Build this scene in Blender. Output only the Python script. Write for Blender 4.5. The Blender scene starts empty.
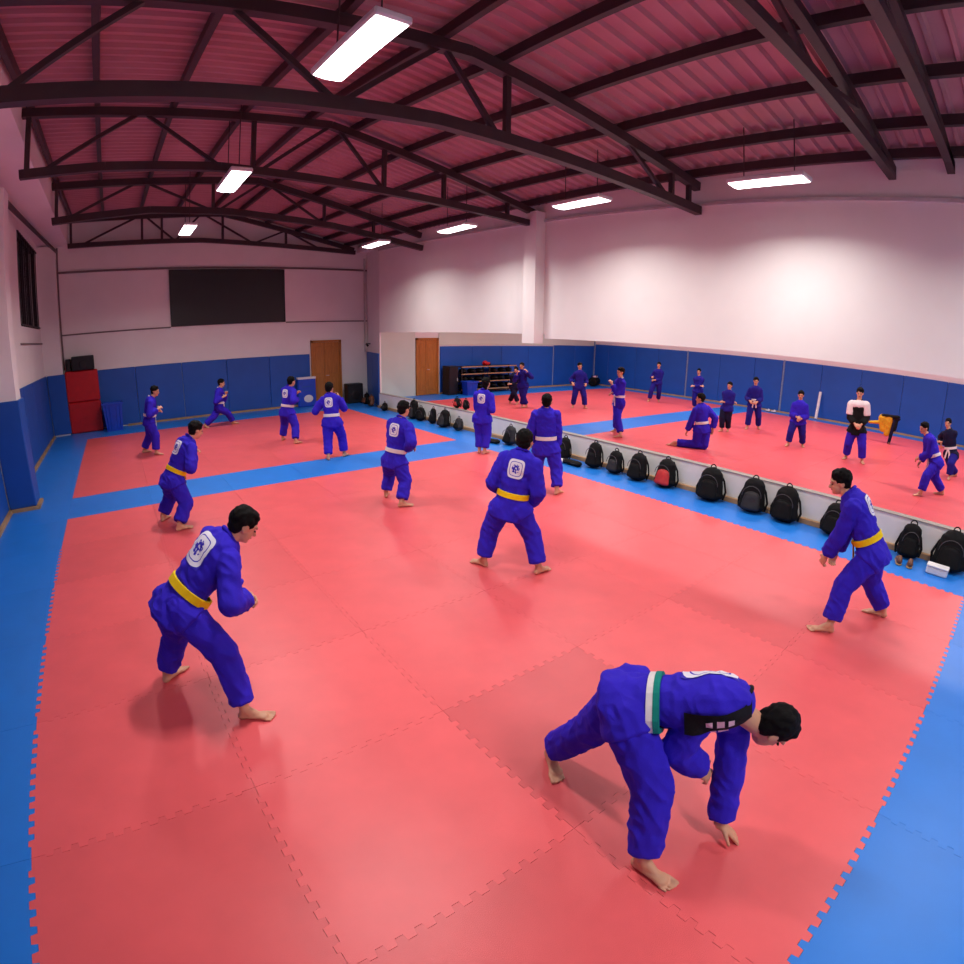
import bpy, math, random
from mathutils import Vector, Matrix, noise
from mathutils.bvhtree import BVHTree

random.seed(7)
scene = bpy.context.scene
COL = scene.collection

# ------------------------------------------------------------------ camera
RT = Vector((0.79178780, -0.61079627, 0.0))
UP = Vector((0.16894165, 0.21900254, 0.96098731))
FW = Vector((0.58696746, 0.76089802, -0.27659247))
ROLL = 0.0151447
cd = bpy.data.cameras.new('camera')
cam = bpy.data.objects.new('camera', cd)
COL.objects.link(cam)
cr, sr = math.cos(ROLL), math.sin(ROLL)
cx_, cy_, cz_ = RT * cr + UP * sr, UP * cr - RT * sr, -FW
cam.matrix_world = Matrix(((cx_.x, cy_.x, cz_.x, -0.30182), (cx_.y, cy_.y, cz_.y, -1.33101),
                           (cx_.z, cy_.z, cz_.z, 2.51579), (0, 0, 0, 1)))
cd.type = 'PANO'                       # the photograph was taken through a wide barrel-distorting lens
cd.sensor_fit = 'HORIZONTAL'
cd.sensor_width = cd.sensor_height = 36.0
cd.clip_start, cd.clip_end = 0.05, 200
for holder in (cd, getattr(cd, 'cycles', None)):
    try:
        holder.panorama_type = 'FISHEYE_LENS_POLYNOMIAL'
        holder.fisheye_fov = 3.0
        holder.fisheye_polynomial_k0 = 0.0
        holder.fisheye_polynomial_k1 = -0.05025852
        holder.fisheye_polynomial_k2 = -3.691257e-05
        holder.fisheye_polynomial_k3 = 1.384037e-05
        holder.fisheye_polynomial_k4 = -1.944308e-07
    except Exception:
        pass
scene.camera = cam

# ------------------------------------------------------------------ world and exposure
w = bpy.data.worlds.new('night')
scene.world = w
w.use_nodes = True
w.node_tree.nodes['Background'].inputs[0].default_value = (0.02, 0.024, 0.035, 1)
w.node_tree.nodes['Background'].inputs[1].default_value = 0.3
vs = scene.view_settings
vs.view_transform = 'Standard'
vs.look = 'None'
vs.gamma = 1.0
vs.use_curve_mapping = False
vs.exposure = 0.0
LAMP = 9.0             # glow of the lamp covers
WATT = 92.0           # light of one fixture

# ------------------------------------------------------------------ materials
def lin(c):
    return tuple((v / 255 / 12.92) if v / 255 <= 0.04045 else ((v / 255 + 0.055) / 1.055) ** 2.4 for v in c[:3]) + (1.0,)

def mat(name, rgb, rough=0.6, var=0.12, scale=6.0, bump=0.0, bscale=60.0, metal=0.0, spec=0.5, objcol=False, emit=None, stretch=None):
    m = bpy.data.materials.new(name)
    m.use_nodes = True
    nt = m.node_tree
    b = nt.nodes['Principled BSDF']
    b.inputs['Roughness'].default_value = rough
    b.inputs['Metallic'].default_value = metal
    b.inputs['Specular IOR Level'].default_value = spec
    tc = nt.nodes.new('ShaderNodeTexCoord')
    src = tc.outputs['Object']
    if stretch:
        mp = nt.nodes.new('ShaderNodeMapping')
        mp.inputs['Scale'].default_value = stretch
        nt.links.new(src, mp.inputs[0])
        src = mp.outputs[0]
    n = nt.nodes.new('ShaderNodeTexNoise')
    n.inputs['Scale'].default_value = scale
    n.inputs['Detail'].default_value = 5
    nt.links.new(src, n.inputs['Vector'])
    r = nt.nodes.new('ShaderNodeMapRange')
    r.inputs['From Min'].default_value = 0.3
    r.inputs['From Max'].default_value = 0.7
    r.inputs['To Min'].default_value = 1 - var
    r.inputs['To Max'].default_value = 1 + var * 0.6
    nt.links.new(n.outputs['Fac'], r.inputs['Value'])
    mix = nt.nodes.new('ShaderNodeVectorMath')
    mix.operation = 'SCALE'
    mix.inputs[0].default_value = lin(rgb)[:3]
    nt.links.new(r.outputs[0], mix.inputs['Scale'])
    out = mix.outputs[0]
    if objcol:
        oi = nt.nodes.new('ShaderNodeObjectInfo')
        mu = nt.nodes.new('ShaderNodeVectorMath')
        mu.operation = 'MULTIPLY'
        nt.links.new(out, mu.inputs[0])
        nt.links.new(oi.outputs['Color'], mu.inputs[1])
        out = mu.outputs[0]
    nt.links.new(out, b.inputs['Base Color'])
    if bump:
        n2 = nt.nodes.new('ShaderNodeTexNoise')
        n2.inputs['Scale'].default_value = bscale
        n2.inputs['Detail'].default_value = 4
        nt.links.new(src, n2.inputs['Vector'])
        bp = nt.nodes.new('ShaderNodeBump')
        bp.inputs['Strength'].default_value = bump
        bp.inputs['Distance'].default_value = 0.01
        nt.links.new(n2.outputs['Fac'], bp.inputs['Height'])
        nt.links.new(bp.outputs[0], b.inputs['Normal'])
    if emit:
        b.inputs['Emission Color'].default_value = (emit[0], emit[1], emit[2], 1)
        b.inputs['Emission Strength'].default_value = emit[3]
    return m

M = {}
M['red_mat'] = mat('red_foam_mat', (230, 94, 97), 0.38, 0.06, 3.0, 0.12, 220, objcol=True, spec=0.45)
M['blue_mat'] = mat('blue_foam_mat', (30, 122, 216), 0.38, 0.05, 3.0, 0.12, 220, objcol=True, spec=0.45)
M['slab'] = mat('concrete_slab', (70, 40, 40), 0.9)
M['wall'] = mat('white_plaster', (232, 229, 224), 0.75, 0.03, 1.5, 0.05, 90)
M['wall2'] = mat('pale_green_plaster', (206, 220, 202), 0.7, 0.03, 1.5, 0.05, 90)
M['knee'] = mat('white_painted_ledge', (228, 228, 220), 0.55, 0.04, 4.0)
M['pad'] = mat('blue_vinyl_pad', (14, 84, 172), 0.5, 0.07, 2.0, 0.06, 40, objcol=True)
M['wood'] = mat('honey_wood', (176, 112, 42), 0.45, 0.22, 5.0, 0.1, 30, stretch=(8, 8, 0.7))
M['plinth'] = mat('bare_wood_batten', (178, 138, 96), 0.6, 0.2, 6.0)
M['trim'] = mat('light_metal_trim', (196, 196, 192), 0.5)
M['strip'] = mat('pale_blue_strip', (120, 142, 176), 0.5)
M['cap'] = mat('grey_capping', (150, 146, 136), 0.6)
M['dark_trim'] = mat('grey_pipe', (112, 100, 98), 0.55)
M['steel'] = mat('dark_painted_steel', (58, 44, 46), 0.5, 0.15, 5.0)
M['roof'] = mat('corrugated_sheet', (180, 126, 134), 0.55, 0.10, 2.0)
M['black'] = mat('black_plastic', (18, 18, 20), 0.5)
M['screen'] = mat('black_board', (22, 20, 22), 0.45, 0.2, 3.0)
M['red_vinyl'] = mat('red_vinyl', (190, 12, 22), 0.5)
M['bin'] = mat('blue_plastic', (14, 70, 190), 0.4)
M['lamp_house'] = mat('white_enamel', (220, 220, 220), 0.4)
M['lamp_glow'] = mat('tube_diffuser', (255, 255, 255), 0.5, emit=(1.0, 0.97, 0.95, LAMP))
M['skin'] = mat('skin', (206, 152, 120), 0.55, 0.08, 10, 0.05, 80)
M['hair'] = mat('black_hair', (9, 7, 7), 0.75, 0.3, 30, 0.5, 160, spec=0.15)
M['lip'] = mat('lips', (150, 80, 72), 0.5)
M['eye'] = mat('dark_eye', (18, 12, 12), 0.3)
M['gi'] = mat('royal_blue_cotton', (48, 30, 190), 0.85, 0.10, 9.0, 0.35, 150, spec=0.25)
M['gi2'] = mat('deep_blue_cotton', (30, 26, 132), 0.85, 0.10, 9.0, 0.35, 150, spec=0.25)
M['navy'] = mat('navy_cotton', (16, 18, 52), 0.85, 0.1, 9.0, 0.35, 150, spec=0.25)
M['black_cloth'] = mat('black_cloth', (14, 14, 16), 0.85, 0.2, 9.0, 0.3, 120, spec=0.25)
M['white_cloth'] = mat('white_cloth', (226, 222, 220), 0.85, 0.06, 9.0, 0.2, 120, spec=0.25)
M['yellow_cloth'] = mat('yellow_cloth', (240, 204, 14), 0.8, 0.08, 9.0, 0.2, 120, spec=0.25)
M['mustard'] = mat('mustard_cloth', (206, 162, 40), 0.8, 0.15, 9.0, 0.2, 120, spec=0.25)
M['green_cloth'] = mat('green_cloth', (10, 132, 120), 0.8, 0.08, 9.0, 0.2, 120, spec=0.25)
M['pink_cloth'] = mat('pale_pink_print', (226, 190, 200), 0.8, 0.1, 40, 0.1, 100)
M['bag'] = mat('black_nylon', (7, 7, 8), 0.7, 0.25, 12.0, 0.3, 60, spec=0.2)
M['bag_grey'] = mat('charcoal_nylon', (24, 24, 27), 0.65, 0.2, 12.0, 0.3, 60)
M['bag_red'] = mat('red_nylon', (186, 40, 40), 0.6, 0.2, 12.0, 0.3, 60)
M['zip'] = mat('grey_zip', (64, 62, 62), 0.5)
M['brown'] = mat('brown_leather', (104, 62, 38), 0.5)
M['white_rubber'] = mat('white_plastic', (228, 228, 226), 0.5)

def glass_mat():
    m = bpy.data.materials.new('dark_window_glass')
    m.use_nodes = True
    b = m.node_tree.nodes['Principled BSDF']
    b.inputs['Base Color'].default_value = (0.03, 0.035, 0.04, 1)
    b.inputs['Roughness'].default_value = 0.08
    return m
M['glass'] = glass_mat()

def emblem_mat():
    m = bpy.data.materials.new('white_crest_print')
    m.use_nodes = True
    nt = m.node_tree
    b = nt.nodes['Principled BSDF']
    b.inputs['Roughness'].default_value = 0.8
    uv = nt.nodes.new('ShaderNodeUVMap')
    def node(t, **k):
        n = nt.nodes.new(t)
        for a, v in k.items():
            setattr(n, a, v)
        return n
    sub = node('ShaderNodeVectorMath', operation='SUBTRACT')
    sub.inputs[1].default_value = (0.5, 0.5, 0)
    nt.links.new(uv.outputs[0], sub.inputs[0])
    sep = node('ShaderNodeSeparateXYZ')
    nt.links.new(sub.outputs[0], sep.inputs[0])
    def pw(sock, p):
        a = node('ShaderNodeMath', operation='ABSOLUTE')
        nt.links.new(sock, a.inputs[0])
        q = node('ShaderNodeMath', operation='POWER')
        nt.links.new(a.outputs[0], q.inputs[0])
        q.inputs[1].default_value = p
        return q.outputs[0]
    def rad(p):
        s = node('ShaderNodeMath', operation='ADD')
        nt.links.new(pw(sep.outputs[0], p), s.inputs[0])
        nt.links.new(pw(sep.outputs[1], p), s.inputs[1])
        q = node('ShaderNodeMath', operation='POWER')
        nt.links.new(s.outputs[0], q.inputs[0])
        q.inputs[1].default_value = 1.0 / p
        return q.outputs[0]
    r4, r2 = rad(4.0), rad(2.0)
    def cmp(sock, op, v):
        c = node('ShaderNodeMath', operation=op)
        nt.links.new(sock, c.inputs[0])
        c.inputs[1].default_value = v
        return c.outputs[0]
    def mul(a, b_):
        c = node('ShaderNodeMath', operation='MULTIPLY')
        nt.links.new(a, c.inputs[0])
        nt.links.new(b_, c.inputs[1])
        return c.outputs[0]
    def mx(a, b_):
        c = node('ShaderNodeMath', operation='MAXIMUM')
        nt.links.new(a, c.inputs[0])
        nt.links.new(b_, c.inputs[1])
        return c.outputs[0]
    ring = mul(cmp(r4, 'GREATER_THAN', 0.345), cmp(r4, 'LESS_THAN', 0.375))       # thin blue line inside the border
    n = node('ShaderNodeTexNoise')
    n.inputs['Scale'].default_value = 9
    nt.links.new(uv.outputs[0], n.inputs['Vector'])
    fig = mul(cmp(r2, 'LESS_THAN', 0.24), cmp(n.outputs['Fac'], 'GREATER_THAN', 0.46))  # blue figure in the middle
    outer = cmp(r4, 'GREATER_THAN', 0.49)
    blue = mx(mx(ring, fig), outer)
    mixn = node('ShaderNodeMix', data_type='RGBA')
    mixn.inputs[6].default_value = lin((222, 222, 232))
    mixn.inputs[7].default_value = lin((44, 26, 176))
    nt.links.new(blue, mixn.inputs[0])
    nt.links.new(mixn.outputs[2], b.inputs['Base Color'])
    return m
M['emblem'] = emblem_mat()

# ------------------------------------------------------------------ mesh helpers
class MB:
    """collects shapes, builds them as one mesh object"""
    def __init__(s):
        s.v, s.f = [], []
    def add(s, vs_, fs_):
        o = len(s.v)
        s.v += [tuple(p) for p in vs_]
        s.f += [tuple(i + o for i in f) for f in fs_]
        return s
    def box(s, a, b):
        x0, y0, z0 = a
        x1, y1, z1 = b
        return s.add([(x0, y0, z0), (x1, y0, z0), (x1, y1, z0), (x0, y1, z0), (x0, y0, z1), (x1, y0, z1), (x1, y1, z1), (x0, y1, z1)],
                     [(0, 3, 2, 1), (4, 5, 6, 7), (0, 1, 5, 4), (1, 2, 6, 5), (2, 3, 7, 6), (3, 0, 4, 7)])
    def beam(s, p, q, wd, ht, up=(0, 0, 1)):
        """rectangular bar from p to q"""
        p, q, up = Vector(p), Vector(q), Vector(up)
        d = (q - p).normalized()
        r = d.cross(up)
        if r.length < 1e-4:
            r = d.cross(Vector((1, 0, 0)))
        r.normalize()
        u = r.cross(d)
        r, u = r * wd / 2, u * ht / 2
        return s.add([p - r - u, p + r - u, p + r + u, p - r + u, q - r - u, q + r - u, q + r + u, q - r + u],
                     [(0, 1, 2, 3), (7, 6, 5, 4), (0, 4, 5, 1), (1, 5, 6, 2), (2, 6, 7, 3), (3, 7, 4, 0)])
    def tcap(s, p0, p1, r0, r1, seg=12, flat=None, e0=1.0, e1=1.0):
        """tapered capsule; flat = (direction, factor) squeezes the section; e0/e1 = how round the ends are"""
        p0, p1 = Vector(p0), Vector(p1)
        d = p1 - p0
        L = d.length
        d = d / L if L > 1e-6 else Vector((0, 0, 1))
        ref = Vector(flat[0]) if flat else (Vector((0, 0, 1)) if abs(d.z) < 0.9 else Vector((1, 0, 0)))
        u = ref - d * ref.dot(d)
        if u.length < 1e-4:
            u = Vector((1, 0, 0)) - d * d.x
        u.normalize()
        w_ = d.cross(u)
        k = flat[1] if flat else 1.0
        rings = []
        for a in (80, 50, 20):
            rings.append((p0 - d * (r0 * e0 * math.sin(math.radians(a))), r0 * math.cos(math.radians(a)) if e0 > .5 else r0 * (1 - .25 * (a / 80) ** 3)))
        rings += [(p0, r0), (p0.lerp(p1, .5), (r0 + r1) / 2), (p1, r1)]
        for a in (20, 50, 80):
            rings.append((p1 + d * (r1 * e1 * math.sin(math.radians(a))), r1 * math.cos(math.radians(a)) if e1 > .5 else r1 * (1 - .25 * (a / 80) ** 3)))
        vs_, fs_ = [], []
        for c, r in rings:
            for i in range(seg):
                t = 2 * math.pi * i / seg
                vs_.append(c + u * (r * k * math.cos(t)) + w_ * (r * math.sin(t)))
        n = len(rings)
        for j in range(n - 1):
            for i in range(seg):
                i2 = (i + 1) % seg
                fs_.append((j * seg + i, j * seg + i2, (j + 1) * seg + i2, (j + 1) * seg + i))
        fs_.append(tuple(range(seg))[::-1])
        fs_.append(tuple((n - 1) * seg + i for i in range(seg)))
        return s.add(vs_, fs_)
    def ell(s, c, a, b, d, seg=14, rg=9):
        """ellipsoid with half axes a, b, d (vectors)"""
        c, a, b, d = Vector(c), Vector(a), Vector(b), Vector(d)
        vs_, fs_ = [c - d], []
        for j in range(1, rg):
            ph = -math.pi / 2 + math.pi * j / rg
            for i in range(seg):
                t = 2 * math.pi * i / seg
                vs_.append(c + a * (math.cos(ph) * math.cos(t)) + b * (math.cos(ph) * math.sin(t)) + d * math.sin(ph))
        vs_.append(c + d)
        for i in range(seg):
            fs_.append((0, 1 + (i + 1) % seg, 1 + i))
            for j in range(rg - 2):
                o = 1 + j * seg
                fs_.append((o + i, o + (i + 1) % seg, o + seg + (i + 1) % seg, o + seg + i))
            o = 1 + (rg - 2) * seg
            fs_.append((o + i, o + (i + 1) % seg, len(vs_) - 1))
        return s.add(vs_, fs_)
    def mesh(s, name):
        me = bpy.data.meshes.new(name)
        me.from_pydata(s.v, [], s.f)
        me.update()
        return me
    def build(s, name, m, parent=None, smooth=False, loc=None):
        return obj(name, s.mesh(name), m, parent, smooth, loc)

def obj(name, me, m, parent=None, smooth=False, loc=None):
    o = bpy.data.objects.new(name, me)
    COL.objects.link(o)
    if m and not me.materials:
        me.materials.append(M[m] if isinstance(m, str) else m)
    if smooth:
        me.polygons.foreach_set('use_smooth', [True] * len(me.polygons))
    if parent:
        o.parent = parent
    if loc is not None:
        o.location = loc
    return o

def tag(o, label=None, cat=None, group=None, kind=None):
    if label: o['label'] = label
    if cat: o['category'] = cat
    if group: o['group'] = group
    if kind: o['kind'] = kind
    return o

def thing(name, label, cat, loc=(0, 0, 0), rz=0.0, group=None):
    o = bpy.data.objects.new(name, None)
    o.empty_display_size = 0.1
    COL.objects.link(o)
    o.location = loc
    o.rotation_euler = (0, 0, rz)
    return tag(o, label, cat, group)

def struct(name, mb, m, label):
    return tag(mb.build(name, m), label, None, None, 'structure')

def chamfer_box(a, b, c=0.012):
    """box with chamfered edges (26 faces)"""
    mb = MB()
    x0, y0, z0 = a
    x1, y1, z1 = b
    vs_, idx = [], {}
    for sx in (0, 1):
        for sy in (0, 1):
            for sz in (0, 1):
                X, Y, Z = (x0, x1)[sx], (y0, y1)[sy], (z0, z1)[sz]
                ix, iy, iz = (c, -c)[sx], (c, -c)[sy], (c, -c)[sz]
                for k, p in enumerate(((X, Y + iy, Z + iz), (X + ix, Y, Z + iz), (X + ix, Y + iy, Z))):
                    idx[sx, sy, sz, k] = len(vs_)
                    vs_.append(p)
    fs_ = []
    for s_ in (0, 1):
        fs_.append([idx[s_, 0, 0, 0], idx[s_, 1, 0, 0], idx[s_, 1, 1, 0], idx[s_, 0, 1, 0]])
        fs_.append([idx[0, s_, 0, 1], idx[1, s_, 0, 1], idx[1, s_, 1, 1], idx[0, s_, 1, 1]])
        fs_.append([idx[0, 0, s_, 2], idx[1, 0, s_, 2], idx[1, 1, s_, 2], idx[0, 1, s_, 2]])
        for t in (0, 1):
            fs_.append([idx[s_, t, 0, 0], idx[s_, t, 1, 0], idx[s_, t, 1, 1], idx[s_, t, 0, 1]])
            fs_.append([idx[s_, 0, t, 0], idx[s_, 1, t, 0], idx[s_, 1, t, 2], idx[s_, 0, t, 2]])
            fs_.append([idx[0, s_, t, 1], idx[1, s_, t, 1], idx[1, s_, t, 2], idx[0, s_, t, 2]])
    for sx in (0, 1):
        for sy in (0, 1):
            for sz in (0, 1):
                fs_.append([idx[sx, sy, sz, k] for k in range(3)])
    C0 = Vector(((x0 + x1) / 2, (y0 + y1) / 2, (z0 + z1) / 2))
    out = []
    for f in fs_:
        P = [Vector(vs_[i]) for i in f]
        nn = (P[1] - P[0]).cross(P[2] - P[0])
        cc = sum(P, Vector()) / len(P) - C0
        out.append(f if nn.dot(cc) > 0 else f[::-1])
    return mb.add(vs_, out)

# ------------------------------------------------------------------ room dimensions
XL, XR, XR2 = -2.5, 7.75, 20.9          # left wall, divider wall, far side of the second hall
YN, YF = -3.96, 16.9                    # near wall, far wall
XB = -1.6                               # face of the eave beam on the left
RIDGE = 3.1
KN = [(-4.2, 5.42, 5.72, 5.15), (3.4, 5.5, 5.78, 5.22), (7.3, 6.02, 6.2, 5.25), (12.0, 6.2, 6.45, 5.4), (17.1, 6.42, 6.62, 5.62)]
def prof(y):
    if y <= KN[0][0]: return KN[0][1:]
    for a, b in zip(KN, KN[1:]):
        if y <= b[0]:
            t = (y - a[0]) / (b[0] - a[0])
            return tuple(a[i] + (b[i] - a[i]) * t for i in (1, 2, 3))
    return KN[-1][1:]
def zr(x, y):
    """underside of the roof"""
    l, a, r = prof(y)
    return l + (a - l) * (x - XB) / (RIDGE - XB) if x < RIDGE else a + (r - a) * (x - RIDGE) / (XR - RIDGE)

# ------------------------------------------------------------------ floor and its mats
floor = struct('floor', MB().box((-2.7, YN - .2, -0.2), (XR2 + .2, YF + .2, -0.026)), 'slab', 'floor slab under the jigsaw foam mats')
X_ED = [XL + .01] + [-1.402 + 1.3527 * i for i in range(7)] + [7.69]
X2_ED = [7.84 + (20.08 - 7.84) / 9 * i for i in range(10)] + [XR2 - .01]
Y_ED = [YN + .01, -2.68] + [-1.397 + 1.2766 * i for i in range(8)] + [8.765 + 1.29 * i for i in range(6)] + [YF - .01]
def edge(length, a, on):
    """jigsaw profile along an edge: (position, offset)"""
    if not on:
        return [(0.0, 0.0), (length, 0.0)]
    n = max(2, round(length / 0.104))
    p = length / n
    out = [(0.0, 0.0)]
    for k in range(n):
        c = (k + .5) * p
        if k in (0, n - 1):
            continue
        out += [(c - p * .26, -a), (c - p * .20, a), (c + p * .20, a), (c + p * .26, -a)]
    return out[:1] + [(p * .8, 0)] + [(p * .85, -a)] + out[1:] + [(length - p * .85, -a), (length - p * .8, 0), (length, 0.0)]
tile_cache = {}
def tile(w_, d, fl, key):
    k = (round(w_, 3), round(d, 3), fl, key)
    if k in tile_cache:
        return tile_cache[k]
    a, g = 0.019, 0.0012
    bot = [(t, o + g) for t, o in edge(w_, a, fl[0])]
    rig = [(w_ + o - g, t) for t, o in edge(d, a, fl[1])]
    top = [(t, d + o - g) for t, o in edge(w_, a, fl[2])]
    lef = [(o + g, t) for t, o in edge(d, a, fl[3])]
    loop = [(g, g)] + bot[1:-1] + [(w_ - g, g)] + rig[1:-1] + [(w_ - g, d - g)] + top[1:-1][::-1] + [(g, d - g)] + lef[1:-1][::-1]
    n = len(loop)
    mb = MB().add([(x, y, 0.0) for x, y in loop] + [(x, y, -0.025) for x, y in loop],
                  [tuple(range(n))] + [(i, i + n, (i + 1) % n + n, (i + 1) % n) for i in range(n)])
    me = mb.mesh('mat_tile')
    me.materials.append(M[key])
    tile_cache[k] = me
    return me
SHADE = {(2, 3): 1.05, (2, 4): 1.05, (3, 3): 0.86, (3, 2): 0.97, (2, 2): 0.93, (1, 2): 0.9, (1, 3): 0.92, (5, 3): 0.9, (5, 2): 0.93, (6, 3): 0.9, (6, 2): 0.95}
for hall, xs in ((1, X_ED), (2, X2_ED)):
    for i in range(len(xs) - 1):
        for j in range(len(Y_ED) - 1):
            x0, x1, y0, y1 = xs[i], xs[i + 1], Y_ED[j], Y_ED[j + 1]
            red = (2 <= j <= 8 or 10 <= j <= 14) and ((hall == 1 and 1 <= i <= 6) or (hall == 2 and i <= 8))
            near = lambda yy, xx: hall == 1 and yy < 6.5 and -1.5 < xx < 6.9
            fl = (near(y0, (x0 + x1) / 2) and j > 0, near((y0 + y1) / 2, x1), near(y1, (x0 + x1) / 2), near((y0 + y1) / 2, x0))
            me = tile(x1 - x0, y1 - y0, fl, 'red_mat' if red else 'blue_mat')
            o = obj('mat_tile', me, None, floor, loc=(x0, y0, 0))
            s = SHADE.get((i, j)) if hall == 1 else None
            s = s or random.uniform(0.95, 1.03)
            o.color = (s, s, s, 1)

# ------------------------------------------------------------------ walls
WY0, WY1, WZ0, WZ1 = 12.9, 16.35, 3.15, 5.35
wl = MB()
wl.box((XL - .2, YN - .2, 0), (XL, YF + .2, WZ0)).box((XL - .2, YN - .2, WZ1), (XL, YF + .2, 6.9))
wl.box((XL - .2, YN - .2, WZ0), (XL, WY0, WZ1)).box((XL - .2, WY1, WZ0), (XL, YF + .2, WZ1))
wl.box((XL, 8.54, 0), (-2.03, 8.98, 5.16)).box((XL, 0.9, 0), (-2.03, 1.34, 5.16))
wl.box((XL, 16.5, 0), (-1.97, YF, 5.5))
wl.box((XL, YN, 5.55), (XB, YF, 6.9))
wall_left = struct('wall_left', wl, 'wall', 'white plaster side wall with square pillars and an eave beam')
wf = MB().box((XL, YF, 0), (XR2 + .2, YF + .2, 6.9))
wall_far = struct('wall_far', wf, 'wall', 'white end wall with blue padding, wooden doors and a black board')
wall_near = struct('wall_near', MB().box((XL, YN - .2, 0), (XR2 + .2, YN, 6.9)), 'wall', 'plain white end wall opposite the black board')
OPEN_Y = 14.75
wr = MB()
wr.box((XR, YN, 2.41), (XR + .2, 7.0, 6.4)).box((XR, 7.0, 2.5), (XR + .2, OPEN_Y, 6.4))
wr.box((XR - .27, 7.05, 2.30), (XR, 7.42, 5.1))
wr.add([(x, y, z) for z in (0, 6.4) for x, y in ((7.75, OPEN_Y), (7.80, OPEN_Y), (8.38, YF), (8.32, YF))], [(0, 1, 2, 3), (7, 6, 5, 4), (0, 4, 5, 1), (1, 5, 6, 2), (2, 6, 7, 3), (3, 7, 4, 0)])
wall_right = struct('wall_right', wr, 'wall', 'white wall with a pillar above the long opening to the second hall')
wall_ledge = struct('wall_ledge', MB().box((7.7, YN, 0), (7.83, OPEN_Y, 0.475)), 'knee', 'low white ledge wall behind the row of bags')
struct('trim_1', MB().box((7.69, YN, 0.475), (7.835, OPEN_Y, 0.487)), 'cap', 'thin grey capping along the low ledge wall')
wall_hall = struct('wall_hall', MB().box((XR2, YN, 0), (XR2 + .2, YF, 5.6)), 'wall', 'white side wall of the second hall above its blue padding')
struct('ceiling_hall', MB().box((XR + .2, YN, 5.4), (XR2 + .2, YF, 5.6)), 'wall', 'plain ceiling of the second hall')
# pale green painted reveal at the end of the second hall
struct('trim_2', MB().box((8.42, YF - .03, 0), (10.36, YF, 2.62)).box((11.46, YF - .03, 1.98), (XR2, YF, 3.2)), 'wall2', 'pale green painted wall around the door of the second hall')
# trims
def eave(y): return 4.665 + 0.036 * y
struct('trim_3', MB().beam((XR - .02, YN, eave(YN)), (XR - .02, OPEN_Y, eave(OPEN_Y)), .05, .05), 'trim', 'light ledge line high along the white wall')
struct('trim_4', MB().box((-1.97, YF - .05, 4.74), (8.32, YF, 4.80)), 'dark_trim', 'grey pipe along the end wall above the black board')
struct('trim_5', MB().box((-1.97, YF - .03, 2.91), (1.4, YF, 2.95)).box((5.24, YF - .03, 2.91), (8.32, YF, 2.95)), 'dark_trim', 'thin sill line beside the black board')
struct('trim_6', MB().beam((-1.94, YF - .06, 1.9), (-1.94, YF - .06, 5.5), .05, .05), 'dark_trim', 'vertical conduit in the corner by the red crash mat')
struct('trim_7', MB().beam((8.2, YF - .06, 1.8), (8.2, YF - .06, 5.2), .05, .05), 'trim', 'vertical conduit beside the wooden double door')
struct('trim_8', MB().box((XL, 12.6, 2.72), (XL + .03, 16.45, 2.76)), 'dark_trim', 'thin sill line under the barred window')

# pads: each panel is a part of its wall
def pads_x(parent, xs, yface, h, sgn, shade=1.0):
    for a, b in zip(xs, xs[1:]):
        y0, y1 = sorted((yface, yface + sgn * .045))
        o = chamfer_box((a + .004, y0, 0.05), (b - .004, y1, h)).build('wall_pad', 'pad', parent)
        s = shade * random.uniform(.94, 1.05)
        o.color = (s, s, s, 1)
def pads_y(parent, ys, xface, h, sgn, shade=1.0):
    for a, b in zip(ys, ys[1:]):
        x0, x1 = sorted((xface, xface + sgn * .045))
        o = chamfer_box((x0, a + .004, 0.05), (x1, b - .004, h)).build('wall_pad', 'pad', parent)
        s = shade * random.uniform(.94, 1.05)
        o.color = (s, s, s, 1)
def steps(a, b, n): return [a + (b - a) * i / n for i in range(n + 1)]
HD = 1.8
pads_y(wall_left, steps(YN + .05, .85, 4), XL, HD, 1)
pads_y(wall_left, steps(1.4, 8.49, 5), XL, HD, 1)
pads_y(wall_left, steps(9.02, 16.45, 5), XL, HD, 1)
for y0, y1 in ((8.54, 8.98), (.9, 1.34)):
    pads_y(wall_left, [y0 - .04, y1 + .04], -2.03, HD, 1)
    pads_x(wall_left, [XL + .05, -1.985], y0, HD, -1)
pads_x(wall_left, [XL + .05, -1.92], 16.5, HD, -1)
pads_x(wall_far, [-1.9, -1.0] + steps(0.2, 6.05, 4), YF, HD, -1)
for t0, t1 in ((.06, .5), (.51, .98)):      # padding on the slanted end of the right wall
    q0, q1 = (Vector((7.75, OPEN_Y, .92)).lerp(Vector((8.32, YF, .92)), t_) for t_ in (t0, t1))
    o = MB().beam(q0, q1, .08, 1.76).build('wall_pad', 'pad', wall_right)
pads_x(wall_far, [11.5, 13.1, 14.7, 16.3, 17.88], YF, 1.93, -1)
pads_x(wall_far, [17.94, 19.4, XR2 - .05], YF, 1.97, -1)
ph = [16.8, 15.9, 14.2, 12.9, 11.42]
ph[-1] = 11.39
pads_y(wall_hall, ph[::-1], XR2, 2.06, -1)
pads_y(wall_hall, [6.89] + steps(8.1, 11.31, 2), XR2, 2.06, -1)
pads_y(wall_hall, steps(YN, 6.81, 7), XR2, 2.06, -1)
struct('trim_9', MB().box((XR2 - .03, 11.32, 0), (XR2, 11.38, 2.08)).box((XR2 - .03, 6.82, 0), (XR2, 6.88, 2.08)).box((17.88, YF - .03, 0), (17.94, YF, 1.95)).box((XR2 - .06, 16.84, 0), (XR2, 16.9, 2.2)),
       'strip', 'narrow light strips between the blue pads of the second hall')
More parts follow.
